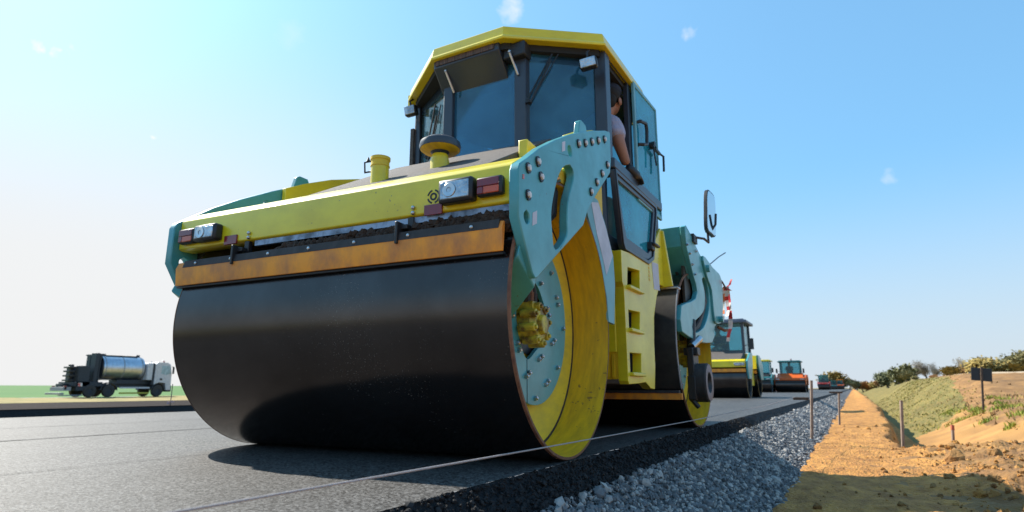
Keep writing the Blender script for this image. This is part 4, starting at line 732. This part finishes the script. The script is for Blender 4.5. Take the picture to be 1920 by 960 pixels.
for yy in (2.25, 3.75, 7.95):
    for xx in (-2.4, -.35):
        b = B(); b.lathe([(0,.2),(0,.45),(.05,.5),(.30,.5),(.35,.45),(.35,.2)], (xx,yy,.5), 'x', 32, closed=True); wl = b.done('wheel', RUB, T)
        b = B(); b.lathe([(.05,.0),(.06,.3),(.33,.3),(.30,.12),(.33,.0)], (xx,yy,.5), 'x', 24); b.done('rim', TB, wl)
for y0, y1 in ((3.05,4.45),(7.35,8.6)):
    b = B(); pts = [((y0+y1)/2+(y1-y0)/2*math.cos(t), .55+.62*math.sin(t)) for t in np.linspace(0, math.pi, 14)]; pts += [((y0+y1)/2+((y1-y0)/2-.06)*math.cos(t), .55+.56*math.sin(t)) for t in np.linspace(math.pi, 0, 14)]
    b.plate(pts, [], -.5, -.02); b.done('mudguard', TB, T); b = B(); b.plate(pts, [], -2.48, -2.0); b.done('mudguard', TB, T)
CABP = [(7.55,1.0),(7.55,2.75),(7.75,2.92),(8.65,2.92),(8.95,2.75),(9.12,1.95),(9.16,1.0),(9.16,.55),(8.7,.55),(8.6,1.15),(8.0,1.2),(7.6,1.0)]
b = B(); b.plate(CABP, [], -2.48, -.02); cb = b.done('cab', TG, T, bev=.04)
b = B(); b.plate([(8.1,1.95),(8.1,2.62),(8.75,2.66),(8.92,2.5),(9.02,1.98),(8.6,1.85)], [], -.025, -.012); b.done('side_window', glass('truck_window', (.6,.8,.82), .8, .5, (.6,.75,.8)), cb, smooth=False)
b = B(); b.box(-2.3,-.2,9.0,9.13,1.95,2.6,rot=Matrix.Rotation(R_(13),3,'X')); b.done('windscreen', BLK, cb)
b = B(); b.box(-2.45,-.05,8.7,9.25,.40,.95); b.done('bumper', TB, cb, bev=.05)
b = B(); b.box(-.02,-.008,8.08,8.16,1.45,1.58); b.done('door_handle', BLK, cb)
b = B(); b.box(-.05,.02,8.05,8.25,1.40,1.55); b.done('intake', BLK, cb)
b = B(); b.box(-.05,.22,9.05,9.12,2.55,2.6); b.box(.08,.26,9.08,9.18,1.95,2.55); b.done('mirror', BLK, cb, bev=.02)
b = B(); b.cyl((-.6,8.6,2.92),(-.6,8.6,3.0),.07,seg=12); b.ball((-.6,8.6,3.04),.08,sub=2); b.done('beacon', RED, cb)
b = B(); b.cyl((-1.4,7.9,2.92),(-1.4,7.9,3.05),.05,seg=8); b.done('air_horn', BRIGHT, cb)
b = B(); b.box(-2.35,-.08,6.85,7.35,1.4,2.78); b.done('equipment_locker', TG, T, bev=.03)
b = B(); b.box(-2.3,-.12,7.36,7.54,1.0,2.85); b.done('cab_gap_stack', TB, T)
for z, m_ in ((.68, TG), (.24, YB)): b = B(); b.box(-.06,-.02,4.6,7.2,z,z+.13); b.done('side_guard', m_, T)
for q in ((-.7,-.1,1.25,2.1,1.2,2.45), (-2.3,-1.6,1.3,2.1,1.2,2.3)): b = B(); b.box(*q); b.done('pump_cabinet', TB, T, bev=.03)
b = B(); b.box(-1.0,-.2,2.45,2.75,1.2,3.5); b.box(-1.8,-1.2,2.5,3.0,1.2,3.3); b.cyl((-.3,2.85,1.2),(-.3,2.85,3.35),.07); b.box(-2.0,-.3,2.5,3.2,3.3,3.42); b.done('burner_stack', TB, T, bev=.02)
b = B()
for z in (1.25,1.6,1.95,2.25): b.box(-1.4,-.4,.65,1.15,z,z+.13)
b.box(-1.1,-.7,.85,1.1,1.2,2.55); b.done('rear_hose_rack', BLK, T, bev=.02)
b = B(); b.box(-2.45,-.05,.05,.35,.22,.36); b.box(-2.3,-.2,.3,.9,.5,.8); b.box(-.5,-.1,.1,1.8,.12,.2); b.done('spray_bar', GREY, T, bev=.02)
b = B(); b.box(-.08,-.02,1.3,1.6,.85,1.12); b.done('warning_plate', mat('red_white_plate', (.65,.12,.10), .5, c2=(.7,.68,.66), vs=4, lo=.48, hi=.5), T)
b = B(); b.box(-2.3,-2.05,.4,.55,.6,.9); b.box(-.45,-.2,.4,.55,.6,.9); b.done('rear_light', RED, T)
T.location = (-52, 21.7, -.40); T.scale = (.95, .95, 1.0)

# ------------------------------------------------------------------ stakes, sign, string, tape
WOOD = mat('weathered_wood', (.30,.22,.17), .85, c2=(.17,.12,.09), vs=14, stretch=(3,3,.5)); WOODD = mat('dark_wet_wood', (.10,.065,.045), .85, c2=(.06,.04,.03), vs=14)
def stake(x, y, zb, h, label, bar=None, tip=None, r=.017, tilt=5.5, m=WOOD):
    s = thing('survey_stake', (x,y,zb), label, 'stake', 'wooden survey stakes along the verge'); Mx = Matrix.Translation((x,y,zb)) @ Matrix.Rotation(R_(tilt), 4, (-math.sin(yaw), math.cos(yaw), 0)) @ Matrix.Rotation(.4, 4, 'Z')
    b = B(); b.box(-r,r,-r,r,-.12,h-.02); b.prism([(-r,-r,h-.02),(r,-r,h-.02),(r,r,h-.02),(-r,r,h-.02)], (0,0,.012)); b.done('post', m, s, Mx, bev=.003)
    if bar: b = B(); b.box(x+bar[0],x+bar[1],y-.045,y-.018,bar[2]-.018,bar[2]+.018); b.done('crossbar', WOODD, s, bev=.003)
    if tip: b = B(); b.box(-r-.002,r+.002,-r-.002,r+.002,h-.07,h-.007); b.done('painted_tip', tip, s, Mx, bev=.003)
    return s
stake(.57,6.48,-.40,.82,'weathered wooden stake with a dark crossbar standing in the near gravel', (-.17,.02,.172), r=.015)
stake(.80,11.4,-.41,.66,'farther wooden stake with a crossbar by the dark road edge', (-.12,.12,.225), r=.016)
stake(1.60,7.0,-.42,.58,'plain brown stake on the sand at the lip of the ditch', m=WOOD, r=.0155)
stake(2.14,7.05,-.45,.31,'short reddish tipped peg right of the ditch end', tip=mat('red_peg_paint', (.40,.10,.05), .7), r=.014)
s = thing('marker_rod', (-6.9,2.45,.07), 'thin marker rod on the far road edge beside the drum', 'marker rod')
b = B(); b.cyl((-6.9,2.45,.03),(-6.9,2.45,.36),.006,seg=8); b.done('rod', WOOD, s)
b = B(); b.box(-6.97,-6.92,2.44,2.46,.10,.13); b.box(-6.89,-6.83,2.44,2.46,.12,.14); b.done('tape_end', mat('faded_pink_tape', (.5,.32,.32), .7), s)
zb = float(right_h(np.array([4.91]), np.array([23.7]))[0])
s = thing('road_sign', (4.91,23.7,zb), 'black backed sign of two panels on a wooden post up on the bank', 'sign')
b = B(); b.box(4.91-.03,4.91+.03,23.63,23.69,zb-.2,1.02); SL = Matrix.Translation((4.91,23.7,zb)) @ Matrix.Rotation(R_(7), 4, (-math.sin(yaw), math.cos(yaw), 0)) @ Matrix.Translation((-4.91,-23.7,-zb)); b.done('post', WOODD, s, SL, bev=.006)
for x0, x1 in ((4.91-.29,4.91-.03),(4.91+.03,4.91+.29)): b = B(); b.box(x0,x1,23.70,23.73,.56,1.0); b.done('panel', BLK, s, SL, bev=.006)
pts = [Vector((.42,6.44,.19)), Vector((.30,4.4,.132)), Vector((.135,1.7,.092)), Vector((.12,-.5,.098)), Vector((.12,-1.9,.108)), Vector((.12,-4.2,.14))]
cu = []
for i in range(len(pts)-1):
    for t in np.linspace(0, 1, 8, endpoint=False): cu.append(pts[i].lerp(pts[i+1], t))
b = B(); b.tube(cu+[pts[-1]], .0027, 8); o = b.done('guide_string', mat('grey_twine', (.42,.38,.37), .8, c2=(.30,.26,.25), vs=200)); tag(o, 'taut pale guide string stretched low along the road edge past both drums', 'string')
TRED = mat('red_tape_film', (.62,.03,.04), .5); TWH = mat('white_tape_film', (.75,.72,.72), .5); TOR = mat('orange_tape_film', (.70,.20,.06), .5)
b = B()
def ribbon(p, wd, mats2, seg=.055):
    p = [Vector(q) for q in p]; fine = []
    for i in range(len(p)-1):
        n = max(2, int((p[i+1]-p[i]).length/.02))
        for t in range(n): fine.append(p[i].lerp(p[i+1], t/n))
    d = 0
    for i in range(len(fine)-1):
        a, c = fine[i], fine[i+1]; d += (c-a).length; tw = math.sin(d*9+p[0].x*40)*.9; wv = Vector((math.cos(tw), math.sin(tw), 0))*wd/2; nn = Vector((-wv.y, wv.x, 0)).normalized()*.0008
        b._add([a-wv, a+wv, c+wv, c-wv], [(0,1,2,3)], mats2[int(d/seg) % 2]); b._add([a-wv+nn, c-wv+nn, c+wv+nn, a+wv+nn], [(0,1,2,3)], mats2[int(d/seg) % 2])
ribbon([(.06,3.92,1.34),(.055,3.95,1.22),(.06,4.0,1.10),(.045,3.96,1.02)], .05, (0,1)); ribbon([(.075,3.92,1.34),(.085,3.97,1.2),(.08,3.98,1.05),(.07,4.0,.93),(.045,3.98,.84),(.03,4.0,.76)], .042, (1,0), .09)
ribbon([(.05,3.92,1.33),(.02,3.93,1.25),(.015,3.95,1.12),(.02,3.95,1.04)], .05, (1,2), .08); ribbon([(.065,3.92,1.33),(.10,3.95,1.36),(.13,3.96,1.44)], .022, (0,0)); ribbon([(.065,3.92,1.33),(.02,3.9,1.31),(-.01,3.92,1.315)], .022, (2,0)); ribbon([(.065,3.92,1.33),(.1,3.92,1.3),(.12,3.93,1.29)], .03, (0,2))
o = b.done('barrier_tape', [TRED, TWH, TOR], smooth=False); tag(o, 'red and white barrier tape knotted to a rod at the rear of the foreground roller', 'barrier tape')
b = B(); b.tube([(.03,3.66,1.42),(.05,3.85,1.37),(.07,3.95,1.30)], .009, 6); b.done('tape_rod', WOODD, RL)

# ------------------------------------------------------------------ trees
BARK = mat('grey_bark', (.22,.19,.17), .9, c2=(.15,.12,.11), vs=8)
def leafm(nm, a, c): return mat(nm, a, .7, c2=c, vs=.9, lo=.35, hi=.65, spec=.2)
LG = leafm('dark_green_leaves', (.115,.135,.07), (.19,.175,.08)); LO = leafm('olive_leaves', (.23,.21,.09), (.29,.23,.10)); LY = leafm('yellow_leaves', (.38,.27,.08), (.25,.21,.08)); LR = leafm('rust_leaves', (.38,.19,.07), (.27,.17,.08)); LB = leafm('sparse_brown_leaves', (.30,.25,.18), (.24,.21,.16))
def tree_proto(nm, seed, lm, nleaf, wid, h0, lsz, twig=0):
    r = random.Random(seed); root = thing(nm, (0,0,0), None, 'tree'); WM[root.name] = Matrix.Identity(4); b = B(); tips = []
    def limb(p, d, ln, rad, dep):
        pts = [p]; q = p
        for k in range(4):
            d = (d+Vector((r.uniform(-.25,.25), r.uniform(-.25,.25), r.uniform(-.05,.22)))).normalized(); q = q+d*ln/4; pts.append(q)
        b.tube(pts, [rad*(1-.6*k/4) for k in range(5)], 5)
        if dep == 0: tips.extend(pts[2:]); return
        for k in range(4 if dep > 1 else 3+twig):
            a = r.uniform(0, 6.28); sp = r.uniform(.5, 1.1); nd = (d+Vector((math.cos(a)*sp*wid, math.sin(a)*sp*wid, r.uniform(-.15,.35)))).normalized(); limb(pts[r.randint(1, 4)], nd, ln*r.uniform(.55, .8), rad*.45, dep-1)
    limb(Vector((0,0,-.03)), Vector((0,0,1)), h0, .035, 3); b.done('trunk', BARK, root)
    V, F = [], []
    zs = max(t.z for t in tips)
    for _ in range(nleaf):
        c = Vector(r.choice(tips))+Vector((r.gauss(0,.06), r.gauss(0,.06), r.gauss(0,.055))); n1 = Vector((r.gauss(0,1), r.gauss(0,1), r.gauss(0,1))).normalized(); n2 = n1.orthogonal(); s1 = lsz*r.uniform(.6,1.4); i = len(V)
        V += [c-n1*s1, c+n2*s1*.6, c+n1*s1, c-n2*s1*.6]; F.append((i,i+1,i+2,i+3))
    me = bpy.data.meshes.new('crown'); me.from_pydata(V, [], F); me.materials.append(lm); o = bpy.data.objects.new('crown', me); COL.objects.link(o); attach(o, root)
    root['h'] = max(zs, .1); return root
PR = {'g': tree_proto('leafy_tree', 1, LG, 2800, 1.2, .24, .028), 'o': tree_proto('leafy_tree', 2, LO, 2200, 1.2, .26, .027), 'y': tree_proto('autumn_tree', 3, LY, 2200, 1.3, .24, .028), 'r': tree_proto('autumn_tree', 4, LR, 2000, 1.3, .2, .028), 'b': tree_proto('bare_tree', 5, LB, 3000, .9, .34, .013, 2), 'c': tree_proto('bare_tree', 9, LB, 3200, 1.0, .32, .013, 2)}
used = set()
def plant(u, d, top, k, label, wf=1.0, group='roadside trees along the bank'):
    a = math.atan((u-960)/1123.)-yaw; x = 1.114+d*math.sin(a); y = -2.545+d*math.cos(a); dep = d*math.cos(math.atan((u-960)/1123.))
    z = float(right_h(np.array([max(x, 2.7)]), np.array([y]))[0]) if x > 2.7 else -.3
    H = .307+(727-top)*dep/1123-z; p = PR[k]; t = p if k not in used else copy_tree(p); used.add(k)
    t.location = (x, y, z); sc_ = H/p['h']; t.scale = (sc_*wf, sc_*wf, sc_); t.rotation_euler = (0,0,random.uniform(0,6.28)); tag(t, label, 'tree', group)
for a in (
 (1650,150,700,'g','dark green tree at the left end of the bank tree row',1.1), (1669,140,690,'g','tallest dark green tree just behind the grassy knoll',1.2), (1686,135,697,'o','olive tree between the dark green trees and the bare ones',1.2),
 (1704,150,681,'b','bare grey tree first to the right of the green trees',1.1), (1722,155,679,'c','bare tree in the middle of the three leafless ones above the knoll',1.1), (1741,150,683,'b','bare tree rising behind the low rust coloured bush',1.1),
 (1734,125,704,'r','low rust coloured bush at the top of the knoll',1.5), (1762,135,692,'y','yellow autumn tree right of the rust coloured bush',1.4), (1779,140,695,'r','rust brown tree below the tall bare pair',1.3),
 (1788,165,674,'c','tall thin bare tree left of the big sign',1.0), (1806,140,686,'o','olive tree behind and left of the black sign',1.4), (1834,135,679,'y','broad yellow autumn tree right behind the black sign',1.5),
 (1857,140,680,'o','broad olive tree just right of the black sign',1.5), (1880,135,688,'y','yellow brown tree two to the right of the sign',1.5), (1905,140,665,'o','tall olive tree near the right end of the row',1.2), (1925,145,678,'g','dark green tree at the right end of the row',1.3), (1950,140,670,'c','bare tree past the right end of the row',1.1),
 (1893,120,701,'r','low rust brown bush under the tall olive tree',1.8), (1848,122,702,'r','low rust brown bush behind the sign post',1.8), (1816,124,701,'o','low olive bush left of the sign panels',1.8), (1775,128,704,'o','low olive bush on the crest between yellow and rust trees',1.8), (1700,132,706,'o','low olive bush under the first bare tree',1.8), (1925,118,703,'o','low olive bush at the right edge of the pale track',1.8),
 (1534,235,708,'o','far olive tree left of the distant red roller',1.1), (1548,240,704,'y','far yellowish tree directly behind the distant red roller',1.2), (1566,245,711,'y','far pale yellow tree right of the distant red roller',1.2), (1578,240,712,'o','far olive tree behind the tiny orange machine',1.2), (1588,235,715,'g','far dark tree right of the tiny orange machine',1.2),
 (1603,240,718,'o','small far olive tree beside the end of the sand berm',1.6), (1614,235,719,'r','small far rust tree over the end of the sand berm',1.6), (1628,230,718,'y','small far yellow tree right of the sand berm',1.6), (1640,220,714,'r','small far rust tree left of the dark green trees',1.6)): plant(*a)
